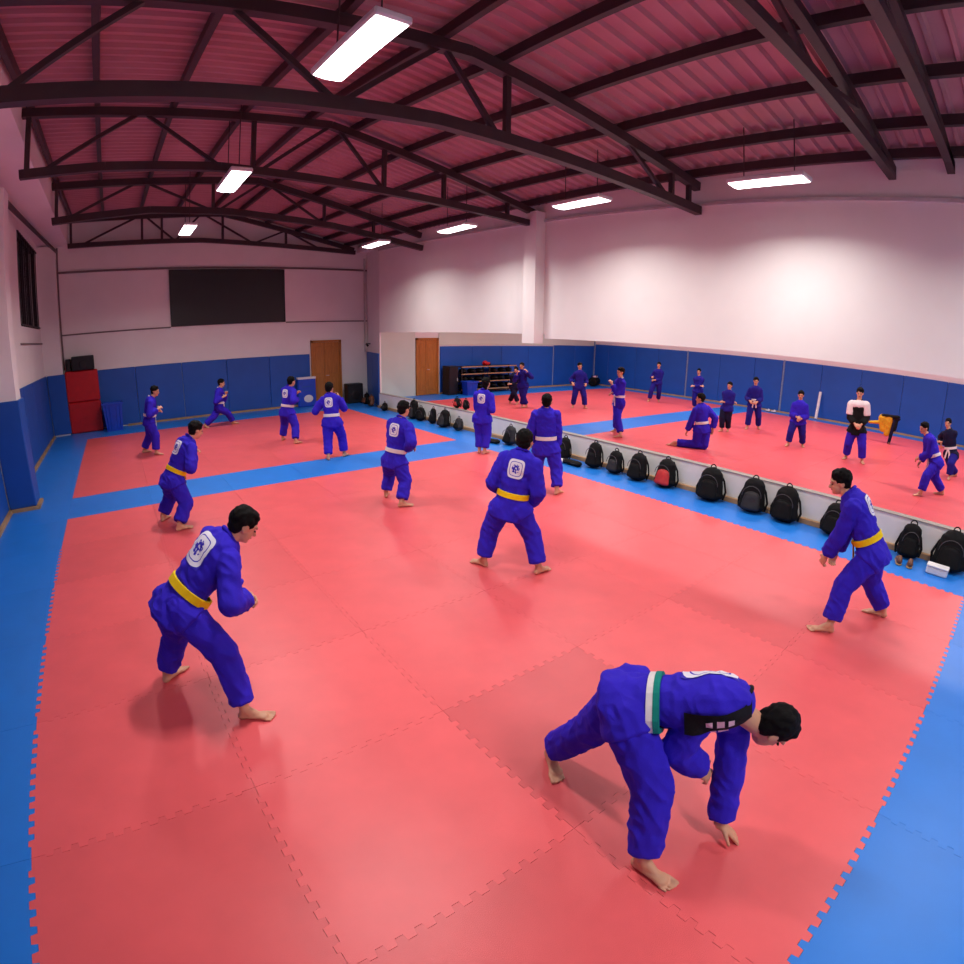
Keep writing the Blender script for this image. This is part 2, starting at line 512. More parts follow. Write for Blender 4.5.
# wooden plinths under the pads
struct('baseboard_left', MB().box((XL, YN, 0), (XL + .10, .9, .05)).box((XL, 1.34, 0), (XL + .1, 8.46, .05)).box((XL, 8.98, 0), (XL + .1, 16.4, .05)).box((XL, 8.44, 0), (-1.93, 8.54, .05)).box((-2.03, 8.5, 0), (-1.93, 8.98, .05)),
       'plinth', 'bare wooden batten along the foot of the side wall')
struct('baseboard_far', MB().box((-0.2, YF - .1, 0), (6.05, YF, .06)).box((11.5, YF - .1, 0), (XR2, YF, .06)), 'plinth', 'bare wooden batten along the foot of the end wall')
struct('baseboard_hall', MB().box((XR2 - .1, YN, 0), (XR2, 16.75, .06)), 'plinth', 'bare wooden batten along the second hall side wall')
struct('baseboard_right', MB().box((7.63, YN, 0), (7.7, OPEN_Y, .075)), 'plinth', 'bare wooden batten at the foot of the low ledge wall')

# window in the left wall
win = MB()
win.box((XL - .12, WY0, WZ0), (XL - .04, WY1, WZ0 + .07)).box((XL - .12, WY0, WZ1 - .07), (XL - .04, WY1, WZ1))
win.box((XL - .12, WY0, WZ0), (XL - .04, WY0 + .07, WZ1)).box((XL - .12, WY1 - .07, WZ0), (XL - .04, WY1, WZ1))
window_1 = struct('window_1', win, 'black', 'dark barred window high in the white side wall')
for k in range(3):
    y0 = WY0 + .07 + k * (WY1 - WY0 - .14) / 3
    y1 = y0 + (WY1 - WY0 - .14) / 3
    MB().box((XL - .095, y0 + .03, WZ0 + .07), (XL - .085, y1 - .03, WZ1 - .07)).build('pane', 'glass', window_1)
    MB().box((XL - .11, y1 - .03, WZ0 + .07), (XL - .05, y1 + .03, WZ1 - .07)).build('mullion', 'black', window_1)
for k in range(11):
    y = WY0 + .2 + k * .3
    MB().beam((XL + .01, y, WZ0), (XL + .01, y, WZ1), .02, .02).build('bar', 'black', window_1)
for z in (WZ0 + .04, WZ1 - .04):
    MB().beam((XL + .01, WY0, z), (XL + .01, WY1, z), .03, .03).build('bar', 'black', window_1)

# doors
def door(n, x0, x1, label):
    y = YF - .05
    d = struct('door_%d' % n, MB().box((x0, y - .03, 0), (x0 + .07, YF, 2.27)).box((x1 - .07, y - .03, 0), (x1, YF, 2.27)).box((x0, y - .03, 2.2), (x1, YF, 2.27)), 'wood', label)
    xm = x0 + .07 + (x1 - x0 - .14) * .42
    for k, (a, b) in enumerate(((x0 + .07, xm), (xm, x1 - .07))):
        lf = chamfer_box((a + .004, y - .005, .01), (b - .004, YF - .005, 2.195), .008).build('door_leaf', 'wood', d)
        for z0, z1 in ((.2, .95), (1.1, 2.05)):
            chamfer_box((a + .09, y - .017, z0), (b - .09, y + .01, z1), .01).build('panel', 'wood', lf)
    hb = MB()
    hb.tcap((xm + .05, y - .06, 1.02), (xm + .14, y - .06, 1.02), .011, .011, 8).tcap((xm + .05, y - .06, 1.02), (xm + .05, y, 1.02), .011, .011, 8)
    hb.build('door_handle', 'trim', d, True)
door(1, 6.1, 7.24, 'wooden double door beside the standing black speaker')
door(2, 10.38, 11.42, 'wooden door in the second hall beside the equipment rack')

# ------------------------------------------------------------------ roof: sheets, purlins
ceiling = struct('ceiling', MB().add([(XB, YN, prof(YN)[0] + .4), (RIDGE, YN, prof(YN)[1] + .4), (XR, YN, prof(YN)[2] + .4)] + [(x, k[0], v + .4) for k in KN[1:] for x, v in zip((XB, RIDGE, XR), k[1:])],
                 [(j * 3 + i, j * 3 + i + 1, j * 3 + i + 4, j * 3 + i + 3) for j in range(len(KN) - 1) for i in (0, 1)]), 'steel', 'pitched steel roof above the red mats')
SH = 0.92
n_sh = int((YF + .1 - YN) / SH) + 1
for j in range(n_sh):
    y0 = YN + j * SH
    pts = []
    for k in range(4):                      # four ribs in every sheet
        yy = y0 + k * SH / 4
        pts += [(yy, .05), (yy + .13, .05), (yy + .155, .0), (yy + .195, .0), (yy + .22, .05)]
    pts = [(min(y, YF + .05), z) for y, z in pts] + [(min(y0 + SH - .004, YF + .05), .05)]
    for xa, xb in ((XB, RIDGE), (RIDGE, XR)):
        mb = MB()
        n = len(pts)
        vs_ = [(xa, y, zr(xa, y) + z + .04) for y, z in pts] + [(xb, y, zr(xb, y) + z + .04) for y, z in pts]
        mb.add(vs_, [(i, i + 1, n + i + 1, n + i) for i in range(n - 1)])
        o = mb.build('roof_sheet', 'roof', ceiling)
PX = [-1.5, -0.55, .55, 1.65, 2.75, 3.55, 4.6, 5.65, 6.65, 7.45]
for x in PX:
    mb = MB()
    for a, b in zip(KN, KN[1:]):
        ya, yb = max(a[0], YN), min(b[0], YF)
        mb.beam((x, ya, zr(x, ya) - .03), (x, yb, zr(x, yb) - .03), .075, .13)
    mb.build('purlin', 'steel', ceiling)

# ------------------------------------------------------------------ trusses
def truss(y, zb, label, posts, diags, th=.10, x0=XB, x1=XR - .08, endpost=True):
    """zb = list of (x, z) of the bottom chord"""
    t = thing('roof_truss', label, 'roof truss', (0, y, 0), 0, 'steel roof trusses')
    def z_b(x):
        for a, b in zip(zb, zb[1:]):
            if x <= b[0]:
                return a[1] + (b[1] - a[1]) * (x - a[0]) / (b[0] - a[0])
        return zb[-1][1]
    z_t = lambda x: zr(x, y) - .16
    mb = MB()
    for a, b in zip(zb, zb[1:]):
        mb.beam((a[0], 0, a[1]), (b[0], 0, b[1]), th, th * 1.15)
    mb.build('bottom_chord', 'steel', t)
    for xa, xb in ((x0, RIDGE), (RIDGE, x1)):
        MB().beam((xa, 0, z_t(xa)), (xb, 0, z_t(xb)), th, th * 1.15).build('top_chord', 'steel', t)
    for x in posts:
        MB().beam((x, 0, z_b(x)), (x, 0, z_t(x)), .07, .07).build('post', 'steel', t)
    for xa, xb in diags:        # from the bottom at xa to the top at xb
        MB().beam((xa, 0, z_b(xa)), (xb, 0, z_t(xb)), .055, .055).build('diagonal', 'steel', t)
    return t
truss(-0.44, [(XB, 5.02), (XR - .08, 5.08)], 'dark steel roof truss over the near blue border mats', [2, 6.9], [(4.6, 3), (4.6, 6.5)])
truss(0.33, [(XB, 4.95), (XR - .08, 4.98)], 'dark steel roof truss just above the near edge of the red mats', [2.0, 6.8], [(1.2, 0.2), (4.6, 3), (4.6, 6.0)])
truss(3.4, [(XB, 4.46), (.4, 4.6), (2.7, 4.73), (7.72, 4.68)], 'dark steel roof truss beside the longest bright ceiling light', [3.62, 6.9, 7.4], [(-1.2, -.1), (1.62, .55), (1.62, 2.75), (3.5, 2.75), (6.8, 5.7)], th=.12)
truss(7.3, [(XB, 4.98), (-.4, 5.08), (1.3, 5.14), (3.5, 5.05), (6.2, 4.93), (7.72, 4.86)], 'dark steel roof truss resting on the pillar of the side wall', [-1.5, 1.8, 4.1, 5.35, 6.9], [(-1.3, .1), (1.3, .1), (1.9, 3.1), (4.1, 3.2), (4.2, 5.3)], th=.11)
truss(12.0, [(XB, 5.28), (.55, 5.5), (2.4, 5.5), (5.0, 5.3), (7.72, 4.9)], 'dark steel roof truss next to the far ceiling lights', [-1.5, 2, 4.8, 6.2], [(-1.3, .3), (2, .4), (2.1, 3.2), (4.8, 3.3)], th=.13)
truss(16.6, [(XB, 5.5), (2.4, 5.6), (7.72, 5.36)], 'dark steel roof truss against the end wall above the black board', [-1.5, .6, 1.2, 3.1, 5.2], [(-1.2, .5), (1.6, .7), (1.6, 2.4), (4.1, 2.5), (4.1, 5.2), (6.4, 5.2)], th=.12)
bl = thing('eave_brace', 'slanted steel brace pipes above the barred window', 'brace', (0, 0, 0))
MB().beam((-2.3, 9.1, 5.25), (-1.9, 16.3, 5.3), .06, .06).build('pipe', 'steel', bl)
MB().beam((-2.4, 9.1, 5.42), (-2.1, 16.3, 5.48), .06, .06).build('pipe', 'steel', bl)

# ------------------------------------------------------------------ lights
def lamp(x, y, z, L, wd, label, group, hang=True, rz=0.0):
    t = thing('ceiling_light', label, 'ceiling light', (x, y, z), rz, group)
    chamfer_box((-wd / 2 - .02, -L / 2 - .03, .02), (wd / 2 + .02, L / 2 + .03, .085), .015).build('housing', 'lamp_house', t)
    d = MB()
    seg = 7
    prof_ = [(-wd / 2 * math.cos(math.pi * i / seg), -.018 * math.sin(math.pi * i / seg) + .018) for i in range(seg + 1)]
    vs_ = [(a, -L / 2, b) for a, b in prof_] + [(a, L / 2, b) for a, b in prof_]
    d.add(vs_, [(i, seg + 1 + i, seg + 2 + i, i + 1) for i in range(seg)] + [tuple(range(seg + 1)), tuple(range(seg + 1, 2 * seg + 2))[::-1]])
    d.build('diffuser', 'lamp_glow', t)
    top = (zr(min(max(x, XB), XR), y) if x < XR else 5.4) - z
    for s in (-1, 1):
        MB().tcap((0, s * L * .35, .08), (0, s * L * .35, max(.12, top)), .008, .008, 6).build('hanger', 'steel', t)
    ld = bpy.data.lights.new('tube_light', 'AREA')
    ld.shape = 'RECTANGLE'
    ld.size, ld.size_y = wd, L
    ld.energy = WATT * L / 1.15 * {G2: .84, G3: 1.15}.get(group, 1.0)
    ld.spread = math.radians(150)
    ld.color = (1.0, 0.97, 0.95)
    lo = bpy.data.objects.new('tube_light', ld)
    COL.objects.link(lo)
    lo.parent = t
    lo.location = (0, 0, -.006)
    return t
G1, G2, G3 = 'ceiling lights over the middle of the mats', 'ceiling lights along the opening', 'unseen ceiling lights added to the second hall'
lamp(1.30, 2.30, 4.60, 1.02, .25, 'broad bright ceiling light over the bowing yellow-belt student', G1, rz=.03)
lamp(1.44, 7.05, 4.83, 1.14, .28, 'bright ceiling light hung under the truss on the pillar', G1)
lamp(1.40, 12.0, 5.02, 1.14, .28, 'far bright ceiling light nearest the black board', G1)
lamp(1.40, -3.0, 4.60, 1.04, .34, 'unseen ceiling light added over the near blue border mats', G1)  # added behind the camera, out of view, to brighten the near mats
lamp(6.35, -2.4, 4.58, .98, .30, 'unseen ceiling light added over the near corner of the ledge wall', G2)  # also added out of view, lifts the dark near end
lamp(6.35, 1.58, 4.58, .98, .30, 'long ceiling light above the row of three black backpacks', G2)
lamp(6.2, 4.64, 4.62, .98, .30, 'long ceiling light in front of the white wall pillar', G2)
lamp(6.1, 7.95, 4.63, .98, .30, 'ceiling light beyond the white wall pillar', G2)
lamp(5.95, 11.35, 4.75, .98, .30, 'small ceiling light in the corner by the wooden double door', G2)
for x in (11.5, 16.8):  # fixtures hidden above the opening, added to light the second hall
    for y in (-1.5, 3.2, 8.0, 12.8):
        lamp(x, y, 4.9, 1.15, .30, 'unseen ceiling light added above the red mats of the second hall', G3)

# ------------------------------------------------------------------ people
def remesh(mb, voxel, smooth=4, fold=0.0, seed=0):
    """fuse overlapping shapes into one continuous surface"""
    me = mb.mesh('tmp')
    o = bpy.data.objects.new('tmp', me)
    COL.objects.link(o)
    m = o.modifiers.new('r', 'REMESH')
    m.mode = 'VOXEL'
    m.voxel_size = voxel
    if smooth:
        s = o.modifiers.new('s', 'SMOOTH')
        s.factor = 0.5
        s.iterations = smooth
    dg = bpy.context.evaluated_depsgraph_get()
    out = bpy.data.meshes.new_from_object(o.evaluated_get(dg))
    bpy.data.objects.remove(o)
    bpy.data.meshes.remove(me)
    if fold:
        off = Vector((seed * 3.1, seed * 1.7, 0))
        nrm = [v.normal.copy() for v in out.vertices]
        for v, n in zip(out.vertices, nrm):
            p = v.co
            q = Vector((p.x * 12 + p.z * 6, p.y * 12 - p.z * 6, p.z * 8)) + off
            a = noise.noise(q)
            b = noise.noise(Vector((p.x * 22, p.y * 22, p.z * 9)) + off)
            ridge = 1 - abs(a) * 2.2
            v.co = p + n * fold * (ridge * .8 + b * .5)
    return out

def ik(a, b, l1, l2, pole):
    d = b - a
    L = d.length
    if L > (l1 + l2) * .995:
        k = L / ((l1 + l2) * .995)
        l1, l2 = l1 * k, l2 * k
    u = d.normalized()
    x = (l1 * l1 - l2 * l2 + L * L) / (2 * L)
    y = math.sqrt(max(0.0, l1 * l1 - x * x))
    p = pole - u * pole.dot(u)
    p = p.normalized() if p.length > 1e-4 else Vector((0, 0, 1))
    return a + u * x + p * y

def yawv(deg, pitch=0.0):
    a, b = math.radians(deg), math.radians(pitch)
    return Vector((math.cos(a) * math.cos(b), math.sin(a) * math.cos(b), math.sin(b)))

def hand(mb, wrist, d, n, side, h, curl):
    """palm and five fingers; d = direction, n = palm normal, side = +1 right / -1 left"""
    d = d.normalized()
    n = (n - d * n.dot(d)).normalized()
    s = d.cross(n) * side
    pc = wrist + d * .030 * h
    mb.ell(pc, s * .025 * h, n * .013 * h, d * .034 * h, 12, 8)
    mb.tcap(wrist - d * .01 * h, pc, .017 * h, .019 * h, 10, (n, .7))
    for k, (o, ln) in enumerate(((-1.5, .038), (-.5, .046), (.5, .043), (1.5, .034))):
        root = pc + d * .024 * h + s * (-o * .0125 * h)
        a1, a2 = curl * .55, curl * 1.35
        d1 = d * math.cos(a1) + n * math.sin(a1) - s * (o * .06)
        d2 = d * math.cos(a2) + n * math.sin(a2)
        m1 = root + d1 * ln * .55 * h
        mb.tcap(root, m1, .0066 * h, .006 * h, 8)
        mb.tcap(m1, m1 + d2 * ln * .5 * h, .006 * h, .005 * h, 8)
    r = pc - d * .012 * h + s * .020 * h
    t1 = (s * .8 + d * .65 + n * .25).normalized()
    t2 = (d * .9 + s * .25 + n * .35 * (1 + curl)).normalized()
    m1 = r + t1 * .026 * h
    mb.tcap(r, m1, .0085 * h, .007 * h, 8)
    mb.tcap(m1, m1 + t2 * .022 * h, .007 * h, .0055 * h, 8)

def foot(mb, c, fd, side, h, toes, ankle):
    z = Vector((0, 0, 1))
    r = Vector((fd.y, -fd.x, 0)) * side          # outer side of the foot
    heel, ball = c - fd * .052 * h + z * .0175 * h, c + fd * .034 * h + z * .0135 * h
    mb.ell(heel, fd * .022 * h, r * .019 * h, z * .0175 * h, 12, 8)
    mb.tcap(heel + z * .004 * h, ball, .020 * h, .022 * h, 12, (z, .62))
    mb.ell(ball, fd * .024 * h, r * .0265 * h, z * .0135 * h, 12, 8)
    mb.tcap(ankle, c - fd * .015 * h + z * .022 * h, .023 * h, .019 * h, 12, None)
    mb.tcap(ankle, c + fd * .02 * h + z * .015 * h, .019 * h, .014 * h, 12, None)
    mb.tcap(ankle, heel, .022 * h, .018 * h, 10)
    if toes:
        for k in range(5):
            o = -.0225 + .0112 * k
            ln = (.034, .036, .033, .029, .023)[k]
            rr = (.0078, .0052, .005, .0048, .0046)[k] * h
            p0 = ball + r * o * h + fd * .010 * h
            p1 = p0 + fd * ln * h
            p0 = Vector((p0.x, p0.y, rr * 1.3))
            p1 = Vector((p1.x, p1.y, rr))
            mb.tcap(p0, p1, rr, rr * .9, 8)
    else:
        mb.ell(c + fd * .056 * h + z * .009 * h, fd * .022 * h, r * .025 * h, z * .009 * h, 10, 6)

def ring_on(bvh, c, axis, ref, hgt, thick, lo=0.0, n=36, rad=None):
    """a band that lies on the jacket around the point c"""
    axis = axis.normalized()
    u = (ref - axis * ref.dot(axis)).normalized()
    w_ = axis.cross(u)
    vs_, fs_ = [], []
    rows = []
    for k in range(0 if rad else 3):
        cc = c + axis * (lo + hgt * (k / 2 - .5))
        row = []
        for i in range(n):
            t = 2 * math.pi * i / n
            d = u * math.cos(t) + w_ * math.sin(t)
            hit = bvh.ray_cast(cc + d * .42, -d, .42)
            row.append((hit[0] - cc).length if hit[0] is not None else .14)
        rows.append(row)
    given = rad is not None
    rad = rad or [max(r[i] for r in rows) for i in range(n)]
    rad = [min(r, 1.25 * sorted(rad)[n // 2]) for r in rad]
    for _ in range(0 if given else 2):
        rad = [max(rad[i], (rad[i - 1] + rad[(i + 1) % n]) / 2) for i in range(n)]
    for k, (hh, tt) in enumerate(((-.5, 0), (-.46, 1), (.46, 1), (.5, 0), (.5, -2), (-.5, -2))):
        for i in range(n):
            t = 2 * math.pi * i / n
            d = u * math.cos(t) + w_ * math.sin(t)
            vs_.append(c + axis * (lo + hgt * hh) + d * (rad[i] + .008 + thick * tt))
    for k in range(6):
        for i in range(n):
            a, b = k * n + i, k * n + (i + 1) % n
            a2, b2 = ((k + 1) % 6) * n + i, ((k + 1) % 6) * n + (i + 1) % n
            fs_.append((a, b, b2, a2))
    return MB().add(vs_, fs_), rad

def patch_on(bvh, c, u, v, d, wu, wv, n=9, lift=.004):
    """a patch of cloth lying on the surface met from c along d"""
    vs_, uv = [], []
    last = None
    for j in range(n):
        for i in range(n):
            a, b = i / (n - 1), j / (n - 1)
            p = c + u * wu * (a - .5) + v * wv * (b - .5)
            hit = bvh.ray_cast(p, d, .8)
            q = hit[0] if hit[0] is not None else (last + u * wu / n if last is not None else p + d * .3)
            last = q
            vs_.append(q - d * lift)
            uv.append((a, b))
    fs_ = [(j * n + i, j * n + i + 1, (j + 1) * n + i + 1, (j + 1) * n + i) for j in range(n - 1) for i in range(n - 1)]
    me = bpy.data.meshes.new('patch')
    me.from_pydata([tuple(p) for p in vs_], [], fs_)
    lay = me.uv_layers.new(name='UVMap')
    for lp in me.loops:
        lay.data[lp.index].uv = uv[lp.vertex_index]
    me.update()
    return me

def person(key, P, label, group, belt='white_cloth', jacket='gi', pants='gi', near=0, crest=True, collar=None, lapel=None, skirt=True, yoke=None, belt2=None, seed=1, longhair=False, curl=1.2, cs=1.0):
    h = P['h']
    V = Vector
    lf, rf = V((P['lf'][0], P['lf'][1], 0)), V((P['rf'][0], P['rf'][1], 0))
    base = V(((lf.x + rf.x) / 2, (lf.y + rf.y) / 2, 0))
    t = thing('person', label, 'person', base, 0, group)
    rel = lambda p: V(p) - base
    lf, rf = lf - base, rf - base
    hip, neck, head = rel(P['hip']), rel(P['neck']), rel(P['head'])
    hl, hr = rel(P['hl']), rel(P['hr'])
    face = yawv(P['yaw'])
    z = V((0, 0, 1))
    sp = (neck - hip).normalized()
    rg = V((face.y, -face.x, 0))
    rgt = (rg - sp * rg.dot(sp)).normalized()
    if 'roll' in P:
        rgt = Matrix.Rotation(math.radians(P['roll']), 3, sp) @ rgt
    fr = sp.cross(rgt).normalized()
    Lt = (neck - hip).length
    vox = (.0125, .0085, .0062)[near]
    # joints
    hj = {-1: hip - rg * .055 * h, 1: hip + rg * .055 * h}
    sj = {-1: neck - sp * .055 * h - rgt * .094 * h, 1: neck - sp * .055 * h + rgt * .094 * h}
    if 'sl' in P: sj[-1] = rel(P['sl'])
    if 'sr' in P: sj[1] = rel(P['sr'])
    fdir = {-1: yawv(P['lf'][2]), 1: yawv(P['rf'][2])}
    fc = {-1: lf, 1: rf}
    ank = {s: fc[s] - fdir[s] * .038 * h + z * .052 * h for s in (-1, 1)}
    kn = {}
    for s in (-1, 1):
        pole = fdir[s] * .8 + face * .5 + z * .15
        ll = max(.19 * h, min(.245 * h, (ank[s] - hj[s]).length / P.get('bend', 1.95)))
        kn[s] = ik(hj[s], ank[s], ll, ll, pole)
    if 'kneeL' in P: kn[-1] = rel(P['kneeL'])
    if 'kneeR' in P: kn[1] = rel(P['kneeR'])
    hd = {-1: hl, 1: hr}
    el, wr_ = {}, {}
    for s in (-1, 1):
        pole = V(P['pl' if s < 0 else 'pr']) if ('pl' if s < 0 else 'pr') in P else (rgt * s * .42 - z * .85 - fr * .4)
        wr_[s] = hd[s]
        d = hd[s] - sj[s]
        if d.length > .40 * h:
            wr_[s] = sj[s] + d.normalized() * .40 * h
        el[s] = ik(sj[s], wr_[s], .175 * h, .155 * h, pole)
    # head axes
    fd = yawv(*P['face'])
    hu = z if abs(fd.z) < .5 else (z * .4 + sp * .9)
    hu = (hu - fd * hu.dot(fd)).normalized()
    hrt = fd.cross(hu).normalized()
    # ---- body: one continuous surface
    b = MB()
    b.ell(hip, rgt * .085 * h, fr * .06 * h, sp * .07 * h)
    b.ell(hip + sp * Lt * .38, rgt * .072 * h, fr * .052 * h, sp * .09 * h)
    b.ell(hip + sp * Lt * .74, rgt * .09 * h, fr * .058 * h, sp * .09 * h)
    for s in (-1, 1):
        b.tcap(neck - sp * .03 * h, sj[s], .035 * h, .034 * h)
        b.tcap(sj[s], el[s], .032 * h, .025 * h)
        b.tcap(el[s], wr_[s], .025 * h, .0165 * h)
        b.tcap(hj[s], kn[s], .055 * h, .036 * h)
        b.tcap(kn[s], kn[s].lerp(ank[s], .4), .034 * h, .034 * h)
        b.tcap(kn[s].lerp(ank[s], .35), ank[s], .034 * h, .0215 * h)
        foot(b, fc[s], fdir[s], s, h, near > 0, ank[s])
        d = (wr_[s] - el[s]).normalized()
        pn = (-rgt * s * .6 - fr * .2 + z * -.6) if not P.get('flat') or s > 0 else z * -1 + fr * .2
        if P.get('flat') and s < 0:
            d = (yawv(P['yaw']) * .8 - z * .55).normalized()
        hand(b, wr_[s], d, pn, s, h, curl if not (P.get('flat') and s < 0) else .25)
    b.tcap(neck - sp * .035 * h, head - hu * .03 * h - fd * .008 * h, .036 * h, .031 * h, 14)
    b.ell(head + hu * .012 * h - fd * .006 * h, hrt * .045 * h, fd * .055 * h, hu * .056 * h, 18, 12)
    b.ell(head + fd * .014 * h - hu * .026 * h, hrt * .036 * h, fd * .036 * h, hu * .044 * h, 16, 10)
    b.ell(head + fd * .030 * h - hu * .056 * h, hrt * .016 * h, fd * .016 * h, hu * .012 * h, 10, 7)
    b.tcap(head + fd * .047 * h - hu * .002 * h, head + fd * .058 * h - hu * .021 * h, .006 * h, .0095 * h, 8)
    b.tcap(head + fd * .045 * h + hu * .012 * h - hrt * .022 * h, head + fd * .045 * h + hu * .012 * h + hrt * .022 * h, .008 * h, .008 * h, 8)
    for s in (-1, 1):
        b.ell(head + hrt * s * .046 * h - hu * .006 * h - fd * .004 * h, hrt * .006 * h, fd * .013 * h, hu * .019 * h, 10, 7)
    body = remesh(b, vox, 2 if near < 2 else 1)
    bo = obj('body', body, 'skin', t, True)
    # eyes and mouth belong to the face
    for s in (-1, 1):
        MB().ell(head + fd * .0475 * h - hu * .004 * h + hrt * s * .019 * h, hrt * .0085 * h, fd * .004 * h, hu * .0042 * h, 10, 6).build('eye', 'eye', bo, True)
        MB().tcap(head + fd * .0505 * h + hu * .010 * h + hrt * s * .010 * h, head + fd * .0475 * h + hu * .011 * h + hrt * s * .029 * h, .0022 * h, .0018 * h, 6).build('eyebrow', 'hair', bo, True)
    MB().ell(head + fd * .0475 * h - hu * .038 * h, hrt * .013 * h, fd * .0045 * h, hu * .004 * h, 10, 6).build('mouth', 'lip', bo, True)
    # ---- hair
    hm = MB()
    hm.ell(head + hu * .024 * h - fd * .013 * h, hrt * .0515 * h, fd * .060 * h, hu * .056 * h, 28, 20)
    hm.ell(head - hu * .010 * h - fd * .030 * h, hrt * .045 * h, fd * .034 * h, hu * .040 * h, 24, 14)
    hm.ell(head + hu * .050 * h + fd * .016 * h, hrt * .038 * h, fd * .030 * h, hu * .022 * h, 20, 12)
    if longhair:
        hm.ell(head - hu * .045 * h - fd * .038 * h, hrt * .030 * h, fd * .024 * h, hu * .045 * h, 16, 10)
    hme = remesh(hm, .009 if near else .0125, 1)
    for v in hme.vertices:
        v.co += v.normal * (.006 * h * noise.noise(v.co * 34 + V((seed, 0, 0))))
    obj('hair', hme, 'hair', t, True)
    # ---- trousers
    q = MB()
    q.ell(hip - sp * .01 * h, rgt * .100 * h, fr * .076 * h, sp * .08 * h)
    for s in (-1, 1):
        a = ank[s].lerp(kn[s], .16)
        q.tcap(hj[s], kn[s], .074 * h, .059 * h, 14)
        q.tcap(kn[s], a, .058 * h, .053 * h, 14, None, 1, .12)
    q.tcap(hj[-1].lerp(kn[-1], .08), hj[1].lerp(kn[1], .08), .075 * h, .075 * h)
    tm = remesh(q, vox * 1.15, 4, .012 if near else .008, seed)
    obj('trousers', tm, pants, t, True)
    # ---- jacket
    j = MB()
    waist = hip + sp * Lt * .26
    j.ell(hip + sp * Lt * .76, rgt * .112 * h, fr * .082 * h, sp * .115 * h)
    j.ell(hip + sp * Lt * .5, rgt * .102 * h, fr * .08 * h, sp * .10 * h)
    j.tcap(waist, hip + sp * Lt * .6, .092 * h, .10 * h, 16, (fr, .78))
    if skirt:
        j.tcap(waist, hip - sp * .06 * h, .094 * h, .112 * h, 18, (fr, .80), 1, .08)
        for s in (-1, 1):
            j.tcap(hj[s], hj[s].lerp(kn[s], .20), .078 * h, .084 * h, 14, None, 1, .1)
    j.tcap(sj[-1], sj[1], .044 * h, .044 * h, 14)
    j.tcap(neck - sp * .07 * h, neck - sp * .008 * h, .075 * h, .042 * h, 14, (fr, .8), 1, .4)
    tb = BVHTree.FromPolygons([Vector(v) for v in j.v], [tuple(f_) for f_ in j.f])     # trunk only
    for s in (-1, 1):
        j.tcap(neck - sp * .045 * h, sj[s], .045 * h, .042 * h, 14)
        j.tcap(sj[s], el[s], .047 * h, .047 * h, 14)
        j.tcap(el[s], el[s].lerp(wr_[s], .82), .047 * h, .044 * h, 14, None, 1, .12)
    jm = remesh(j, vox * 1.15, 4, .0115 if near else .007, seed + 5)
    jo = obj('jacket', jm, jacket, t, True)
    bvh = BVHTree.FromPolygons([v.co.copy() for v in jm.vertices], [tuple(p.vertices) for p in jm.polygons])
    # ---- belt with knot and tails
    if belt:
        hgt = .036 * h
        ax = sp
        bm, rad = ring_on(tb, waist, ax, fr, hgt, .006)
        bo_ = bm.build('belt', belt, t)
        if belt2:
            bm2, _ = ring_on(tb, waist, ax, fr, hgt * .5, .009, hgt * .27, 36, rad)
            bm2.build('belt_stripe', belt2, bo_)
        kp = waist + fr * (rad[0] + .012)
        km = MB()
        km.ell(kp, rgt * .022 * h, fr * .012 * h, sp * .017 * h, 10, 7)
        km.build('knot', belt, bo_, True)
        for s in (-1, 1):
            tl = MB()
            p1 = kp + (-sp * .6 - z * .5).normalized() * .075 * h + rgt * s * .026 * h + fr * .008
            p2 = p1 - z * .075 * h + rgt * s * .01 * h
            tl.beam(kp, p1, .024 * h, .005 * h, fr).beam(p1, p2, .024 * h, .005 * h, fr)
            tl.build('belt_tail', belt2 or belt, bo_)
    # ---- collar and lapels
    cm = MB()
    n = 14
    for i in range(n):
        a0, a1 = 2 * math.pi * i / n, 2 * math.pi * (i + 1) / n
        f0 = lambda a: neck + sp * (.012 * h - .018 * h * math.cos(a)) + rgt * (.040 * h * math.sin(a)) + fr * (.040 * h * math.cos(a) + .004 * h)
        cm.tcap(f0(a0), f0(a1), .0095 * h, .0095 * h, 8)
    cm.build('collar', collar or jacket, jo, True)
    for s in (-1, 1):
        vs_, fs_ = [], []
        m = 9
        ok = True
        for i in range(m):
            u = i / (m - 1)
            c = neck.lerp(waist, u) - sp * .02 * h * (1 - u) + rgt * s * .038 * h * (1 - u * .85)
            for e in (-.013, .013):
                p = c + rgt * e * h + fr * .45
                hit = tb.ray_cast(p, -fr, .6)
                if hit[0] is None:
                    ok = False
                    break
                vs_ += [hit[0] + fr * .007, hit[0] - fr * .006]
            if not ok:
                break
        if ok:
            for i in range(m - 1):
                o_ = i * 4
                fs_ += [(o_, o_ + 2, o_ + 6, o_ + 4), (o_ + 2, o_ + 3, o_ + 7, o_ + 6), (o_ + 1, o_, o_ + 4, o_ + 5)]
            MB().add(vs_, fs_).build('lapel', lapel or jacket, jo)
    if lapel or near == 2:
        for u in (.2, .34, .48):
            for s in ((-1, 1) if lapel else (1,)):
                c = neck.lerp(waist, u) + rgt * s * .035 * h + fr * .45
                me = patch_on(tb, c, rgt, sp, -fr, .026 * h, .028 * h, 4, .010)
                obj('lapel_print', me, 'pink_cloth', jo)
